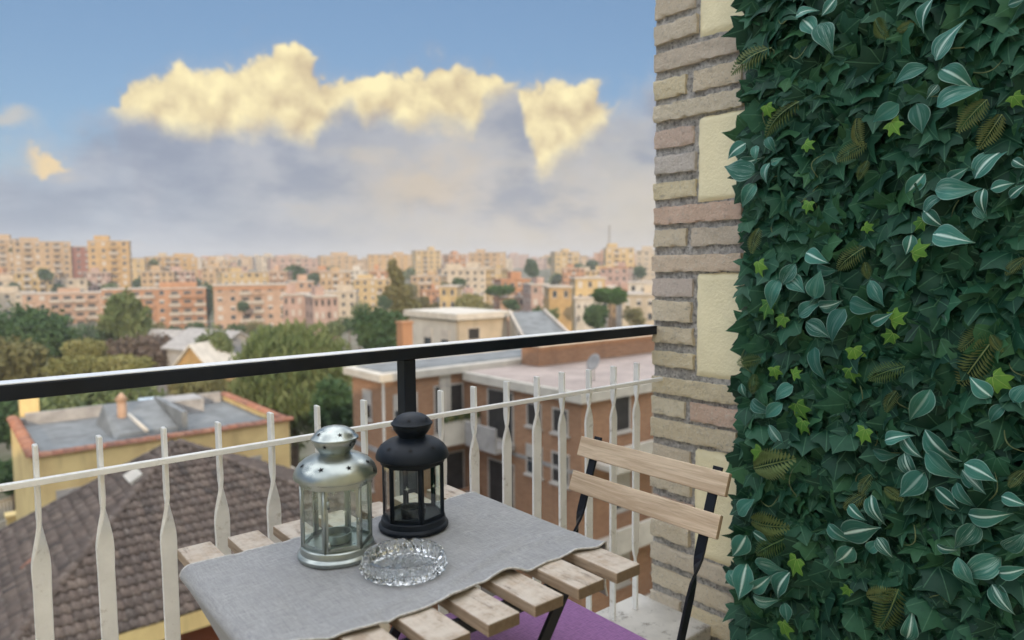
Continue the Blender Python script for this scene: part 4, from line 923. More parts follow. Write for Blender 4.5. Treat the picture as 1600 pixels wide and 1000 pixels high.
def block(name, label, px0, px1, top, depth, col, floors=5, bays=5, dep=12.0, rot=None, bal=(), single=True, group=None, roof='flat', band=None, hut=True, base=None, cat='apartment block', shut='shutter'):
    """An apartment block whose front spans px0..px1 at this distance; bal lists the bays with balconies."""
    L = at_depth(px0, top, depth); Rt = at_depth(px1, top, depth); mid = (L+Rt)/2
    wd_ = math.hypot(Rt[0]-L[0], Rt[1]-L[1]); zt = mid[2]; gz = (ground_z(mid[0], mid[1]) if base is None else base)-1.5
    az_ = math.atan2(mid[0]-CAM[0], mid[1]-CAM[1]); rot = R.uniform(-.28, .28) if rot is None else rot
    wd_ = wd_/(math.cos(rot)+.35*abs(math.sin(rot)))
    root = thing(name, (mid[0], mid[1], gz), label, cat, group, -az_+rot)
    if not label: FILL.append(((px0+px1)/2, root, name, col))
    W4 = WM[root.name]; rr = random.Random(int(px0*7+px1*3+top)); H = zt-gz
    def part(nm, mb, mats, parent=root): return put(nm, mb.mesh(nm, mats), parent, W4)
    fm = M['f_'+col]
    part('wall', MB().box(-wd_/2, wd_/2, 0, dep, 0, H), fm)
    b = MB(); e = .35
    b.box(-wd_/2-e, wd_/2+e, -e, dep+e, H+.004, H+.40)
    rf = part('roof', b, M['far_slab'] if roof == 'flat' else M['f_orange'])
    if hut:
        x_ = rr.uniform(-.25, .25)*wd_; b = MB(); hw = wd_*rr.uniform(.10, .22)
        b.box(x_-hw, x_+hw, dep*.25, dep*.7, H+.404, H+rr.uniform(2.0, 3.0)); part('roof_hut', b, fm, rf)
    fh = 3.1; nfl = max(1, min(max(floors, 6) if floors > 2 else floors, int(H/fh))); bw = wd_/bays
    stuff = MB()
    for f_ in range(nfl):
        zf = H-(f_+1)*fh+.15
        for k in range(bays):
            x = -wd_/2+bw*(k+.5); ww = min(1.5, bw*.42)
            if k in bal:
                door = min(2.4, bw*.62)
                if single:
                    put('window', window_mesh(round(door, 1), 2.1, 'dark'), root, W4 @ Matrix.Translation((x, -.02, zf+.1)))
                    b = MB(); b.box(x-bw*.46, x+bw*.46, -1.3, -.003, zf-.18, zf); b.box(x-bw*.46, x+bw*.46, -1.3, -1.18, zf+.003, zf+.95)
                    put('balcony', b.mesh('balcony', M['far_slab'] if rr.random() < .75 else fm), root, W4)
                else:
                    stuff.box(x-door/2, x+door/2, -.06, -.003, zf+.1, zf+2.2, 0); stuff.box(x-bw*.46, x+bw*.46, -1.2, -.003, zf-.2, zf-.003, 1); stuff.box(x-bw*.46, x+bw*.46, -1.2, -1.1, zf, zf+.9, 1)
            else:
                kd = rr.choice(('open', 'half', 'half', 'shut', 'open', 'dark'))
                if single: put('window', window_mesh(round(ww, 1), 1.5, kd), root, W4 @ Matrix.Translation((x, 0, zf+.9)))
                else: stuff.box(x-ww/2, x+ww/2, -.06, -.003, zf+.9, zf+2.4, 0 if rr.random() < .7 else 1)
        nd = max(2, int(dep/3.6))                                   # side windows
        for sx in (-1, 1):
            for k in range(nd):
                y = dep*(k+.5)/nd
                if single and sx*rot < -.05*1: put('window', window_mesh(1.2, 1.5, rr.choice(('open', 'half', 'shut'))), root, W4 @ Matrix.Translation((sx*wd_/2, y, zf+.9)) @ Matrix.Rotation(sx*math.pi/2, 4, 'Z'))
                elif not single: stuff.box(min(sx*wd_/2+sx*.003, sx*wd_/2+sx*.06), max(sx*wd_/2+sx*.003, sx*wd_/2+sx*.06), y-.6, y+.6, zf+.9, zf+2.3, 0)
    if not single and stuff.v:
        o = part('window_rows', stuff, [M['dark_opening'], M[shut]]); o['kind'] = 'stuff'
    if band: 
        for z_, c_ in band: part('band', MB().box(-wd_/2-.05, wd_/2+.05, -.08, .0-.003, H-z_, H-z_+1.1), M['f_'+c_])
    return root
ag = 'apartment blocks on the near slope'
block('apartment_block', 'tall tan block cut off by the left edge of the picture', -45, 20, 374, 380, 'tan', 6, 5, bal=(3,))
block('apartment_block', 'tall tan block with a rooftop storey at the left of the skyline', 27, 104, 378, 360, 'tan', 6, 6, bal=(1, 4), rot=.05)
block('apartment_block', 'dark red block between the two tall tan ones', 104, 140, 386, 372, 'red', 5, 3, hut=False)
block('apartment_block', 'tall ochre block with a paler right half left of centre skyline', 140, 198, 377, 340, 'ochre', 7, 4, bal=(2,), rot=-.1)
block('apartment_block', 'pale yellow block right of the tall ochre one', 200, 232, 404, 430, 'yellow', 4, 3, hut=False)
block('apartment_block', 'wide orange-tan block with short balconies on the skyline', 232, 306, 402, 400, 'ochre', 5, 6, bal=(2, 3), rot=.1)
block('apartment_block', 'narrow pale tan block above the dark trees', 318, 358, 407, 430, 'tan', 4, 4)
block('apartment_block', 'long low cream block above the balconied houses at left', -30, 125, 438, 305, 'cream', 2, 10, rot=.04)
block('apartment_block', 'cream corner house low at the left edge', -40, 45, 458, 275, 'cream', 3, 6, rot=-.06)
block('apartment_block', 'peach block with wide pale balconies left of the wispy tree', 46, 163, 459, 258, 'peach', 4, 7, bal=(2, 3, 4, 5), rot=.06)
block('apartment_block', 'long block with cream balconies and one orange wall', 168, 316, 452, 248, 'orange', 5, 8, bal=(0, 1, 2, 3, 5, 6, 7), rot=-.05)
block('apartment_block', 'peach block with a central stack of balconies and red top band', 337, 448, 446, 240, 'peach', 5, 6, bal=(2, 3), rot=.03, band=[(1.5, 'orange')], hut=False)
block('apartment_block', 'yellow-tan block rising behind the peach block', 347, 420, 426, 325, 'yellow', 4, 6)
block('apartment_block', 'pinkish block in the middle of the skyline', 422, 498, 404, 460, 'pink', 4, 6, bal=(3,))
block('apartment_block', 'peach house with green awnings beside the willow', 452, 490, 441, 262, 'peach', 4, 3)
block('apartment_block', 'cream block behind the pointed conifer', 491, 556, 457, 258, 'cream', 4, 5, bal=(2,), rot=-.1)
block('apartment_block', 'sunny yellow block left of the leaning tree', 552, 612, 437, 300, 'yellow', 4, 5, bal=(3,))
block('apartment_block', 'tan block on the skyline above the green awnings', 500, 560, 400, 520, 'tan', 4, 5)
block('apartment_block', 'tan block left of the leaning tree top', 575, 646, 398, 560, 'ochre', 4, 6)
block('apartment_block', 'yellow block right of the leaning tree top', 648, 690, 392, 470, 'yellow', 5, 4, bal=(1,))
block('apartment_block', 'orange-red narrow block on the middle skyline', 700, 728, 399, 430, 'orange', 4, 3)
block('apartment_block', 'tan block with brown roof right of the orange-red one', 732, 790, 395, 450, 'tan', 4, 5, bal=(2,))
block('apartment_block', 'low cream terrace house above the bright green bush', 688, 762, 422, 330, 'cream', 3, 6)
block('apartment_block', 'yellow-tan block right of the leaning tree trunk', 640, 690, 432, 290, 'tan', 5, 4, bal=(1, 2))
block('house', 'plain bright yellow house beside the bright green bush', 686, 714, 449, 182, 'yellow', 3, 2, 9, cat='house', hut=False)
block('house', 'terracotta red house behind the smaller umbrella pine', 782, 830, 438, 215, 'orange', 4, 4, bal=(1,), cat='house', roof='tile')
block('house', 'greyish pink house next to the plain ochre one', 829, 858, 446, 190, 'pink', 3, 2, cat='house')
block('house', 'plain ochre box house with few windows', 857, 894, 450, 152, 'ochre', 1, 2, 8, cat='house', hut=False)
block('house', 'yellow house with a pale blue roof', 898, 946, 436, 172, 'yellow', 2, 3, 9, cat='house', hut=False)
block('house', 'white house with a row of dark windows under the blue roof', 899, 950, 468, 165, 'white', 2, 5, 8, cat='house', hut=False, rot=.05)
block('apartment_block', 'pale yellow block on the skyline above the terracotta roofs', 866, 906, 394, 440, 'yellow', 5, 4, bal=(2,))
block('apartment_block', 'bright yellow block beside the antenna mast', 946, 992, 388, 400, 'yellow', 5, 4, bal=(1,))
block('apartment_block', 'pale block touching the brick pillar on the skyline', 992, 1050, 392, 420, 'cream', 4, 5)
block('house', 'pink house with a red roof under the yellow block', 936, 982, 419, 300, 'pink', 2, 4, roof='tile', cat='house')
block('house', 'white and blue house touching the brick pillar', 982, 1060, 443, 190, 'white', 2, 5, cat='house')
block('house', 'cream low house right of the larger umbrella pine', 972, 1060, 462, 150, 'cream', 2, 5, cat='house')
G1 = 'hazy blocks along the far skyline'; G2 = 'small blocks filling the middle distance'
x = -150
while x < 1180:
    w_ = R.uniform(26, 58); top = R.uniform(399, 409) - (4 if x > 540 else 0); dp = R.uniform(620, 980)
    block('far_block', None, x, x+w_, top, dp, R.choice(('tan', 'cream', 'yellow', 'peach', 'ochre', 'pink', 'cream', 'orange')), 3, 6, 16, single=False, group=G1, bal=R.choice(((), (2,), (1, 4))))
    x += w_*R.uniform(.55, .9)
for i in range(46):
    px = R.uniform(-120, 1120); w_ = R.uniform(26, 52); dp = R.uniform(300, 560); top = 402 + (560-dp)*.085 + R.uniform(0, 12)
    if px < 210: top = max(top, 412)
    block('mid_block', None, px, px+w_, top, dp, R.choice(('tan', 'cream', 'peach', 'peach', 'yellow', 'orange', 'pink', 'white')), 4, 5, 13, single=False, group=G2, bal=R.choice(((), (2,), (1, 3))))
for i in range(22):
    px = R.uniform(400, 1080); w_ = R.uniform(24, 46); dp = R.uniform(170, 300); top = 446 + (300-dp)*.13 + R.uniform(0, 10)
    block('low_house', None, px, px+w_, top, dp, R.choice(('tan', 'cream', 'peach', 'pink', 'white', 'palegrey', 'orange')), 2, 4, 10, single=False, group='low houses in the middle distance', bal=(), roof=R.choice(('flat', 'tile')), cat='house')
ORD_ = 'leftmost second third fourth fifth sixth seventh eighth ninth tenth eleventh twelfth thirteenth fourteenth fifteenth sixteenth seventeenth eighteenth nineteenth twentieth'.split()
ORD = ORD_ + ['twenty-'+q for q in ['first'] + ORD_[1:9]] + ['thirtieth'] + ['thirty-'+q for q in ['first'] + ORD_[1:9]]
CN = {'tan': 'tan', 'cream': 'cream', 'yellow': 'yellow', 'peach': 'peach', 'ochre': 'ochre', 'pink': 'pink', 'orange': 'orange', 'white': 'white', 'palegrey': 'pale grey', 'foliage_dark': 'dark green', 'foliage_green': 'mid green', 'foliage_olive': 'olive green'}
WH = {'far_block': 'block in the hazy far skyline row', 'mid_block': 'block in the packed middle distance', 'low_house': 'low house below the packed blocks', 'far_tree': 'tree among the far city blocks'}
seen = {}
for px, o, nm, cl in sorted(FILL, key=lambda q: q[0]):
    k = seen.get((nm, cl), 0); seen[(nm, cl)] = k+1
    o['label'] = '%s %s, %s such one from the left' % (CN[cl], WH[nm], ORD[k]) if k else '%s %s, leftmost such one' % (CN[cl], WH[nm])
mp = at_depth(952, 352, 420); mg = ground_z(mp[0], mp[1])
mt = MB()
for sx, sy in ((-1, -1), (1, -1), (1, 1), (-1, 1)): mt.bar((mp[0]+sx*.9, mp[1]+sy*.9, mg), (mp[0]+sx*.25, mp[1]+sy*.25, mp[2]), (.12, 0, 0), (0, .12, 0))
for k in range(14):
    t = k/14; z_ = mg+(mp[2]-mg)*t; q = .9-.65*t
    for a0, a1 in (((-q, -q), (q, -q)), ((q, -q), (q, q)), ((q, q), (-q, q)), ((-q, q), (-q, -q))): mt.bar((mp[0]+a0[0], mp[1]+a0[1], z_), (mp[0]+a1[0], mp[1]+a1[1], z_+.8), (.05, .05, 0), (0, 0, .06))
tag(mt.build('antenna_mast', M['concrete']), 'thin grey lattice antenna mast on the right skyline', 'mast')
for k, (px, py, dp) in enumerate(((460, 473, 258), (481, 473, 258))):
    c_ = at_depth(px, py, dp); az_ = math.atan2(c_[0], c_[1]); m4 = Matrix.Translation(c_) @ Matrix.Rotation(-az_, 4, 'Z')
    me = MB().hexa([(-1.3, -2.6, -.8), (1.3, -2.6, -.8), (-1.3, -1.0, .6), (1.3, -1.0, .6), (-1.3, -2.6, -.7), (1.3, -2.6, -.7), (-1.3, -1.0, .7), (1.3, -1.0, .7)]).mesh('awning', M['shutter_green'])
    tag(put('awning', me, None, m4), ('green awning, the left one on the peach house', 'green awning, the right one on the peach house')[k], 'awning')

# ------------------------------------------------------------------ yellow house with a flat roof
HX0, HX1, HY0, HY1, HT = 2.5, 13.5, 33.7, 43.7, -6.55
yh = thing('flat_roof_house', ((HX0+HX1)/2, (HY0+HY1)/2, GZ), 'yellow house with a grey flat roof and terracotta coping', 'house')
MB().box(HX0, HX1, HY0, HY1, GZ-.5, HT-.36).build('wall', M['f_house_yellow'], yh)
pw = .28
for nm, bx_ in (('parapet', (HX0, HX1, HY0, HY0+pw)), ('parapet', (HX0, HX1, HY1-pw, HY1)), ('parapet', (HX0, HX0+pw, HY0+pw+.002, HY1-pw-.002)), ('parapet', (HX1-pw, HX1, HY0+pw+.002, HY1-pw-.002))):
    MB().box(*bx_, HT-.358, HT).build('parapet', M['f_house_yellow'] if bx_[3] < HY1-.1 else M['concrete'], yh)
rf = MB().box(HX0+pw+.002, HX1-pw-.002, HY0+pw+.002, HY1-pw-.002, HT-.357, HT-.30).build('roof', M['membrane'], yh)
def barrel(name, ln, wdt, mat, seg=6, h=.10):
    V = []
    for t, s in ((0, 1.0), (1, .86)):
        for k in range(seg+1):
            a = math.pi*k/seg; V.append((wdt/2*s*math.cos(a), ln*t, h*s*math.sin(a)))
    n = seg+1; fs = [(k, k+1, n+k+1, n+k) for k in range(seg)]
    V += [(wdt/2, 0, -.02), (-wdt/2, 0, -.02)]; fs += [tuple(range(n))[::-1]]
    return MB().add(V, fs).mesh(name, mat, True)
cop = barrel('coping_tile', .44, .58, M['coping_tile'], 6, .17)
for k in range(28):
    put('coping_tile', cop, yh, Matrix.Translation((HX0+.4*k-.05, HY0+pw/2-.03, HT+R.uniform(0, .02))) @ Matrix.Rotation(-math.pi/2+R.uniform(-.04, .04), 4, 'Z'))
for xx in (HX0+pw/2-.02, HX1-pw/2+.02):
    for k in range(25): put('coping_tile', cop, yh, Matrix.Translation((xx, HY0+.1+.4*k, HT+R.uniform(0, .02))) @ Matrix.Rotation(R.uniform(-.04, .04), 4, 'Z'))
RT = HT-.298
b = MB(); b.hexa([(6.0, 36.2, RT), (9.0, 36.2, RT), (6.0, 41.0, RT), (9.0, 41.0, RT), (6.3, 36.3, RT+.25), (8.8, 36.3, RT+.25), (6.3, 40.8, RT+1.0), (8.8, 40.8, RT+1.0)]); b.build('raised_roof', M['membrane'], yh)
MB().box(8.86, 9.12, 35.6, 41.3, RT+.003, RT+1.05).build('roof_wall', M['membrane'], yh)
MB().box(9.3, 11.3, 40.6, 42.6, RT+.003, RT+.75).build('roof_box', M['concrete'], yh)
sk = MB().hexa([(8.3, 41.2, RT+.3), (9.4, 41.2, RT+.3), (8.3, 42.4, RT+.75), (9.4, 42.4, RT+.75), (8.3, 41.2, RT+.4), (9.4, 41.2, RT+.4), (8.3, 42.4, RT+.85), (9.4, 42.4, RT+.85)]).build('skylight', M['skylight'], yh)
pp = atz(190, 655, RT+.5)
MB().tube([(6.8, 38.6, RT), (6.8, 38.6, RT+1.6)], .22, 10).tube([(6.8, 38.6, RT+1.5), (6.8, 38.6, RT+1.85)], [.34, .05], 10).build('vent_pipe', M['f_peach'], yh, smooth=True)
MB().tube([(6.9, 37.6, RT+.9), (7.3, 35.6, RT+.35)], .09, 8).build('pipe', M['slab'], yh, smooth=True)
MB().box(HX0+.6, HX1-.6, HY1-pw-.55, HY1-pw-.35, RT+.003, RT+.62).build('back_wall', M['concrete'], yh)
MB().box(3.0, 3.85, 44.2, 45.0, GZ, HT+1.05).build('chimney', M['f_house_yellow'], yh)
for zz in (-9.6, -12.4):
    for xx in (3.9, 11.4):
        put('window', window_mesh(1.2, 1.5, 'shut'), yh, Matrix.Translation((xx, HY0, zz)))

# ------------------------------------------------------------------ brown hip-roofed house
AX, AY, AZ, DROP = 5.82, 24.25, -4.63, 3.33
RL, RR_, RF, RB = 5.6, 6.6, 5.95, 3.4                             # runs to the left, right, front and back eaves
EZ = AZ-DROP; X0, X1, Y0, Y1 = AX-RL, AX+RR_, AY-RF, AY+RB
hh = thing('tiled_house', (AX, AY, GZ), 'house below with a brown tiled pyramid roof and yellow eaves', 'house')
MB().box(X0+.7, X1-.7, Y0+.7, Y1-.7, GZ-.5, EZ-.35).build('wall', M['f_redbrown'], hh)
MB().box(AX+.2, X1-1.6, Y0+.55, Y0+.695, GZ, EZ-.4).build('wall_panel', M['f_cream'], hh)
MB().add([(X0, Y0, EZ), (X1, Y0, EZ), (X1, Y1, EZ), (X0, Y1, EZ), (AX, AY, AZ)], [(0, 1, 4), (1, 2, 4), (2, 3, 4), (3, 0, 4), (3, 2, 1, 0)]).build('roof', M['roof_tile'], hh)
b = MB(); e = .03
b.box(X0-e, X1+e, Y0-e, Y0-e+.10, EZ-.46, EZ+.015); b.box(X0-e, X0-e+.10, Y0-e+.103, Y1+e, EZ-.30, EZ+.015); b.box(X0-e+.103, X1+e, Y0-e+.103, Y1+e, EZ-.30, EZ-.20)
b.build('eave', M['f_house_yellow'], hh)
TW, TL = .225, .34
def tile_arr(rs):
    V = []; seg = 7; rr = random.Random(rs)
    for t in (0, 1):
        for k in range(seg+1):
            u = k/seg; zz = .055*math.sin(math.pi*min(1, u/.62))**.8 if u < .62 else -.012*math.sin(math.pi*(u-.62)/.38)
            V.append(((u-.5)*TW*1.06, t*TL*1.12, zz+.065*(1-t)+rr.uniform(-.003, .003)))
    V += [(x, y-.004, z-.03) for x, y, z in V[:seg+1]]; n = seg+1
    return np.array(V), np.array([(k, k+1, n+k+1, n+k) for k in range(seg)] + [(k, 2*n+k, 2*n+k+1, k+1) for k in range(seg)])
TA = [tile_arr(q) for q in range(4)]; TM = [arr_mesh('roof_tile', v, f_, M['roof_tile'], None, None, True) for v, f_ in TA]
tiles = []
for rotz, run, le, ri in ((0, RF, RL, RR_), (-math.pi/2, RL, RB, RF), (math.pi/2, RR_, RF, RB)):   # front, left and right facets
    th = math.atan(DROP/run); slen = math.hypot(DROP, run)
    base = Matrix.Translation((AX, AY, AZ)) @ Matrix.Rotation(rotz, 4, 'Z') @ Matrix.Translation((0, -run, -DROP)) @ Matrix.Rotation(th, 4, 'X')
    for j in range(int(slen/TL)):
        v = j*TL; k0, k1 = -le*(1-v/slen), ri*(1-v/slen)
        for i in range(int(math.ceil(k0/TW)), int(k1/TW)):
            u = (i+.5)*TW
            m4 = base @ Matrix.Translation((u+R.uniform(-.01, .01), v+R.uniform(-.015, .015), .012+R.uniform(0, .012))) @ Matrix.Rotation(R.uniform(-.04, .04), 4, 'Z')
            p = m4.translation; dd = np.array(p)-CAM; zc = dd @ _f; sx_ = 800+FPX*(dd @ _r)/zc; sy_ = 500-FPX*(dd @ _u)/zc
            vis = -20 < sx_ < 460 and 690 < sy_ < 985 and rotz != math.pi/2 and not (sx_ > 290 and sy_ > 845)
            tiles.append((not vis, np.linalg.norm(dd), m4))
tiles.sort(key=lambda q: (q[0], q[1]))
tv, tf, tt, off = [], [], [], 0
for i, (_, _, m4) in enumerate(tiles):
    k = R.randrange(4)
    if i < 300: put('roof_tile', TM[k], hh, m4); continue
    A = np.array(m4); V = TA[k][0] @ A[:3, :3].T + A[:3, 3]; tv.append(V); tf.append(TA[k][1]+off); tt.append(np.full(len(V), R.random())); off += len(V)
o = put('roof_tile_field', arr_mesh('roof_tile_field', np.concatenate(tv), np.concatenate(tf), M['roof_tile'], np.concatenate(tt), None, True), hh); o['kind'] = 'stuff'
ridge = barrel('ridge_tile', .40, .30, M['roof_tile'], 6, .10)
for ex, ey in ((X0, Y0), (X1, Y0), (X0, Y1)):
    d = Vector((AX-ex, AY-ey, DROP)); ln = d.length; d.normalize(); rot_ = d.to_track_quat('Y', 'Z').to_matrix().to_4x4()
    for k in range(int(ln/.36)): put('ridge_tile', ridge, hh, Matrix.Translation(Vector((ex, ey, EZ+.05)) + d*(k*.36)) @ rot_)
put('roof_light', MB().box(-.22, .22, -.5, .5, -.05, .10).mesh('roof_light', M['slab']), hh, Matrix.Translation((AX-1.45, AY-.75, AZ-DROP/RL*1.45+.10)) @ Matrix.Rotation(-math.atan(DROP/RL), 4, 'Y'))

d_ = ray(35, 893); k_ = DROP/RL; t_ = (AZ-k_*(AX-CAM[0])-CAM[2])/(d_[2]-k_*d_[0]); q_ = CAM+d_*t_
put('loose_tile', barrel('loose_tile', .36, .24, M['coping_tile'], 6, .09), hh, Matrix.Translation((q_[0], q_[1], q_[2]+.06)) @ Matrix.Rotation(-math.atan(k_), 4, 'Y') @ Matrix.Rotation(-1.2, 4, 'Z'))

# ------------------------------------------------------------------ brick apartment building across the court
VX, VY, VT = 18.3, 17.4, -3.9
br = thing('brick_building', (23, 24, GZ), 'orange brick apartment building with cream roof edges and balconies', 'apartment block')
MB().box(VX, 34, VY, 24.997, GZ-.5, VT).build('wall', M['f_brick'], br)
MB().box(14.15, 34, 25, 27.8, GZ-.5, -3.57).build('wall', M['f_brick'], br)
f1 = MB().box(VX-.28, 34.3, VY-.28, 24.7, VT+.003, VT+.38).build('roof_edge', M['slab'], br)
MB().box(VX-.05, 34, VY-.05, 24.6, VT+.383, VT+.40).build('terrace', M['terrace_tile'], br)
MB().box(13.85, 34.3, 24.72, 28.1, -3.567, -3.25).build('roof_edge', M['slab'], br)
MB().box(14.3, 34, 25.2, 27.7, -3.247, -3.21).build('roof', M['membrane'], br)
ph0 = aty(842, 541, 23.6)
MB().box(21.5, 33.5, 23.4, 24.69, VT+.41, -2.55).build('rooftop_storey', M['f_brick'], br)
MB().box(21.3, 33.7, 23.2, 24.69, -2.547, -2.30).build('roof_edge', M['slab'], br)
for z in (-6.75, -9.85, -12.95):
    MB().box(14.11, 14.147, 25.1, 27.7, z, z+.22).build('floor_band', M['concrete'], br)
    MB().box(VX-.035, VX-.003, VY+.1, 24.9, z, z+.16).build('floor_band', M['concrete'], br)
def wall_window(face, c, z, w_, h, kind):
    m4 = Matrix.Translation((c, VY, z)) if face == 'y' else Matrix.Translation((VX, c, z)) @ Matrix.Rotation(-math.pi/2, 4, 'Z')
    if face == 'v': m4 = Matrix.Translation((c, 25.0, z))
    if face == 'w': m4 = Matrix.Translation((14.15, c, z)) @ Matrix.Rotation(-math.pi/2, 4, 'Z')
    put('window', window_mesh(w_, h, kind), br, m4)
for k, z in enumerate((-5.45, -7.30, -10.3, -13.4)):
    for y in (20.1, 18.55): wall_window('x', y, z if k else -5.3, .9 if k == 0 else 1.0, 1.0 if k == 0 else 1.25, ('dark', 'half', 'half', 'shut')[k] if y > 19 else 'dark')
for k, z in enumerate((-5.35, -8.5, -11.6)):
    for xx in (20.5, 22.9): wall_window('y', xx, z, 1.0, 1.5, ('dark', 'half', 'shut')[k])
for z in (-6.3, -9.4, -12.5):
    bb = MB().box(18.9, 26, VY-1.25, VY-.003, z-.2, z); bb.box(18.9, 26, VY-1.25, VY-1.13, z+.003, z+.75); bb.build('balcony', M['slab'], br)
    for xx in (22.0, 25.0): pass
for z in (-6.3, -9.4, -12.5):                                    # balconies with dark doors in the inner corner
    bb = MB().box(16.3, VX-.04, 23.7, 24.997, z-.2, z); bb.box(16.3, VX-.04, 23.7, 23.82, z+.003, z+.85); bb.build('balcony', M['f_brick'] if z < -7 else M['slab'], br)
    wall_window('v', 17.45, z+.05, 1.6, 2.2, 'dark')
    bb = MB().box(VX-1.1, VX-.04, 21.3, 23.4, z-.2, z); bb.box(VX-1.1, VX-1.0, 21.3, 23.4, z+.003, z+.85); bb.build('balcony', M['concrete'], br)
    put('window', window_mesh(1.8, 2.2, 'dark'), br, Matrix.Translation((VX, 22.3, z+.05)) @ Matrix.Rotation(-math.pi/2, 4, 'Z'))
    wall_window('w', 26.4, z+.9, .8, 1.3, 'half')
MB().box(16.95, 17.55, 24.96, 24.997, -6.0, -3.58).build('pilaster', M['slab'], br)
wall_window('v', 17.2, -5.7, .45, 2.0, 'open'); wall_window('v', 15.2, -5.6, 1.2, 1.4, 'half'); wall_window('v', 15.2, -8.7, 1.2, 1.4, 'shut')
MB().tube([(14.1, 24.9, -3.6), (14.05, 24.85, GZ)], .06, 8).build('drain_pipe', M['slab'], br, smooth=True)
for k in range(7):
    x_ = 16.4+k*.28; cm = crown_mesh('balcony_plant', [(x_, 23.76, -5.3, .16, .14, .22)], 120, .07, M['fo_lime' if k % 2 else 'fo_green'], 700+k)
    o = put('balcony_plant', cm); tag(o, '%s potted plant in the balcony row of the brick building' % (ORD[k] if k else 'leftmost'), 'plant', 'balcony plants on the brick building')
dish = thing('satellite_dish', (20.6, 19.0, VT+.40), 'white satellite dish on the brick building terrace', 'satellite dish')
MB().tube([(20.6, 19.0, VT+.40), (20.6, 19.0, VT+1.1)], .03, 8).build('pole', M['slab'], dish, smooth=True)
dm = MB().lathe([(.0, 0), (.13, .012), (.26, .05), (.36, .10), (.365, .115), (.26, .065), (.13, .027), (.0, .015)], 28).mesh('reflector', M['concrete'], True)
put('reflector', dm, dish, Matrix.Translation((20.58, 18.92, VT+1.12)) @ Euler((math.radians(62), 0, math.radians(-95))).to_matrix().to_4x4())
MB().tube([(20.6, 18.9, VT+.95), (20.25, 18.45, VT+1.05)], .018, 6).build('arm', M['slab'], dish, smooth=True)

# ------------------------------------------------------------------ white house behind the handrail, roofs beside it
c0 = at_depth(716, 490, 56); wx, wy, wz = c0[0], c0[1], c0[2]
y1_ = atx(640, 487, wx)[1]; x1_ = aty(792, 485, wy)[0]
wh = thing('white_house', (wx+4, wy+4, GZ), 'white and cream flat house with a grey pitched roof behind the handrail', 'house')
MB().box(wx, x1_, wy, y1_, GZ, wz-.5).build('wall', M['f_cream'], wh)
MB().box(wx-.04, wx-.003, wy+.3, y1_, GZ, wz-.5).build('wall_face', M['f_white'], wh)
MB().box(wx-.45, x1_+.3, wy-.45, y1_+.3, wz-.497, wz).build('roof', M['slab'], wh)
for yy in (wy+(y1_-wy)*.25, wy+(y1_-wy)*.6): put('window', window_mesh(1.3, 1.6, 'half'), wh, Matrix.Translation((wx-.04, yy, wz-3.0)) @ Matrix.Rotation(-math.pi/2, 4, 'Z'))
put('window', window_mesh(1.2, 1.0, 'dark'), wh, Matrix.Translation((wx+(x1_-wx)*.3, wy, wz-2.2)))
cA, cB, cC, cD = at_depth(796, 488, 57), at_depth(850, 486, 58), at_depth(822, 538, 49), at_depth(900, 534, 49.5)
b = MB(); dz = np.array((0, 0, .25)); b.hexa([cC-dz, cD-dz, cA-dz, cB-dz, cC, cD, cA, cB]); b.build('pitched_roof', M['membrane'], wh)
b = MB(); b.hexa([np.array((cC[0], cC[1]+.4, GZ)), np.array((cD[0], cD[1]+.4, GZ)), np.array((cA[0], cA[1], GZ)), np.array((cB[0], cB[1], GZ)), cC-dz*1.3+np.array((0, .4, .1)), cD-dz*1.3+np.array((0, .4, .1)), cA-dz*1.3, cB-dz*1.3]); b.build('wing_wall', M['f_cream'], wh)
for p_, q_ in ((cA, cC), (cB, cD)): MB().bar(p_+dz*.4, q_+dz*.4, (.13, 0, 0), (0, 0, .10)).build('roof_verge', M['far_slab'], wh)
cp = at_depth(632, 505, 52)
tag(MB().box(cp[0]-.42, cp[0]+.42, cp[1]-.42, cp[1]+.42, cp[2]-4.5, cp[2]).box(cp[0]-.5, cp[0]+.5, cp[1]-.5, cp[1]+.5, cp[2]+.003, cp[2]+.15).build('chimney_stack', M['f_orange']), 'orange brick chimney stack left of the white house', 'chimney')
def gable(name, label, px, py, depth, w_, d_, h, rise, col, roofm, rz):
    p_ = at_depth(px, py, depth); root = thing(name, (p_[0], p_[1], GZ), label, 'house', None, rz); W4 = WM[root.name]; H = p_[2]-rise-GZ
    put('wall', MB().add([(-w_/2, 0, 0), (w_/2, 0, 0), (w_/2, 0, H), (0, 0, H+rise), (-w_/2, 0, H), (-w_/2, d_, 0), (w_/2, d_, 0), (w_/2, d_, H), (0, d_, H+rise), (-w_/2, d_, H)], [(0, 1, 2, 3, 4), (5, 9, 8, 7, 6), (0, 4, 9, 5), (1, 6, 7, 2)]).mesh('wall', M['f_'+col]), root, W4)
    for s in (-1, 1):
        e = .5; put('roof', MB().hexa([(0, -e, H+rise+.03), (s*(w_/2+e), -e, H-rise*e/(w_/2)+.03), (0, d_+e, H+rise+.03), (s*(w_/2+e), d_+e, H-rise*e/(w_/2)+.03), (0, -e, H+rise+.25), (s*(w_/2+e), -e, H-rise*e/(w_/2)+.25), (0, d_+e, H+rise+.25), (s*(w_/2+e), d_+e, H-rise*e/(w_/2)+.25)]).mesh('roof', roofm), root, W4)
    return root
gable('gable_house', 'small house with a bright white gable roof beside the brown thicket', 300, 541, 72, 3.6, 4.6, 3, 2.0, 'ochre', M['slab'], -.9)
gable('gable_house', 'long low grey roof behind the white gable', 283, 518, 98, 4.6, 6, 3, 1.8, 'palegrey', M['concrete'], .5)
gable('gable_house', 'grey roofed shed between the round tree and the willow', 372, 520, 88, 7, 10, 3, 2.0, 'palegrey', M['concrete'], .3)
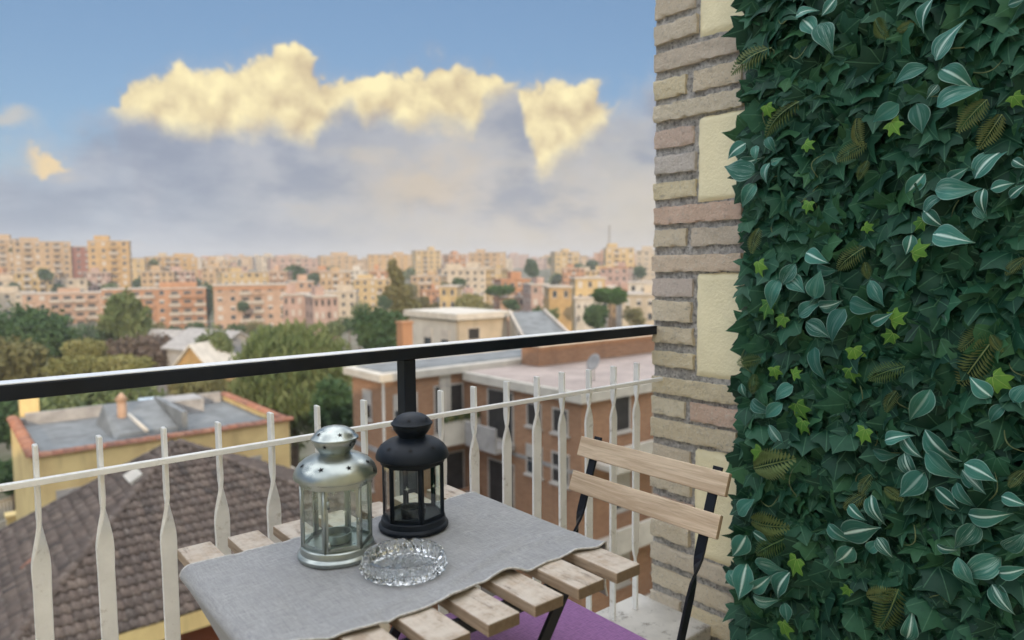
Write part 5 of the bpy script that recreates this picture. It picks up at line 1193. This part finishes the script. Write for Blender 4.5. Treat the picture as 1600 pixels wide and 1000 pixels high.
gable('gable_house', 'low brown tiled roof behind the flat-roofed yellow house', 185, 621, 50, 8, 7, 3, 1.3, 'tan', M['roof_tile'], -.35)

# ------------------------------------------------------------------ garden wall, fence and paths below
gw = thing('garden_wall', (1.2, 40, GZ), 'low cream garden wall with a picket fence and a yellow pillar at the left', 'wall')
ya = atz(0, 795, GZ+1.6); yb_ = atz(72, 770, GZ+1.6)
A_ = np.array((ya[0], ya[1], 0)); B_ = np.array((yb_[0], yb_[1], 0)); dv = (B_-A_); A2 = A_-dv*1.5; dv2 = B_-A2
MB().bar(A2+np.array((0, 0, GZ+.4)), B_+np.array((0, 0, GZ+.4)), (0, .15, 0), (0, 0, .4)).build('base_wall', M['slab'], gw)
MB().bar(A2+np.array((0, 0, GZ+2.05)), B_+np.array((0, 0, GZ+2.05)), (0, .12, 0), (0, 0, .09)).build('top_rail', M['slab'], gw)
for k in range(34):
    p_ = A2+dv2*(k+.5)/34; MB().box(p_[0]-.04, p_[0]+.04, p_[1]-.04, p_[1]+.04, GZ+.803, GZ+1.957).build('picket', M['slab'], gw)
pp = atz(27, 870, GZ+.0); 
tag(MB().box(pp[0]-.38, pp[0]+.38, pp[1]-.38, pp[1]+.38, GZ, GZ+2.4).box(pp[0]-.46, pp[0]+.46, pp[1]-.46, pp[1]+.46, GZ+2.403, GZ+2.55).build('gate_pillar', M['f_house_yellow']), 'square yellow gate pillar at the left edge below', 'pillar')
struct(MB().box(-14, 1.6, 22, 40, GZ-.3, GZ+.03).build('driveway', M['pavement']))
struct(MB().box(13.6, 14.0, 8, 33, GZ-.3, GZ+.034).build('path', M['pavement']))
cw = thing('court_wall', (13.9, 36, GZ), 'cream boundary wall stepping between yellow house and brick building', 'wall')
MB().box(13.9, 14.15, 26.5, 42, GZ, GZ+5.4).build('wall_body', M['slab'], cw); MB().box(13.82, 14.23, 26.4, 42.1, GZ+5.403, GZ+5.55).build('wall_cap', M['slab'], cw)

# ------------------------------------------------------------------ the evening haze over the city
hz = MB().box(-1500, 1700, -1500, 1700, -26, 46).build('haze', M['ground']); hz.data.materials.clear()
hm = bpy.data.materials.new('haze_air'); hm.use_nodes = True; hn = NT(hm.node_tree)
pv = hn.n('ShaderNodeVolumePrincipled', Color=(.93, .93, .95), Density=.00045, Anisotropy=.0); ho = hn.n('ShaderNodeOutputMaterial'); hn.t.links.new(pv.outputs[0], ho.inputs['Volume'])
hz.data.materials.append(hm); hz['kind'] = 'stuff'
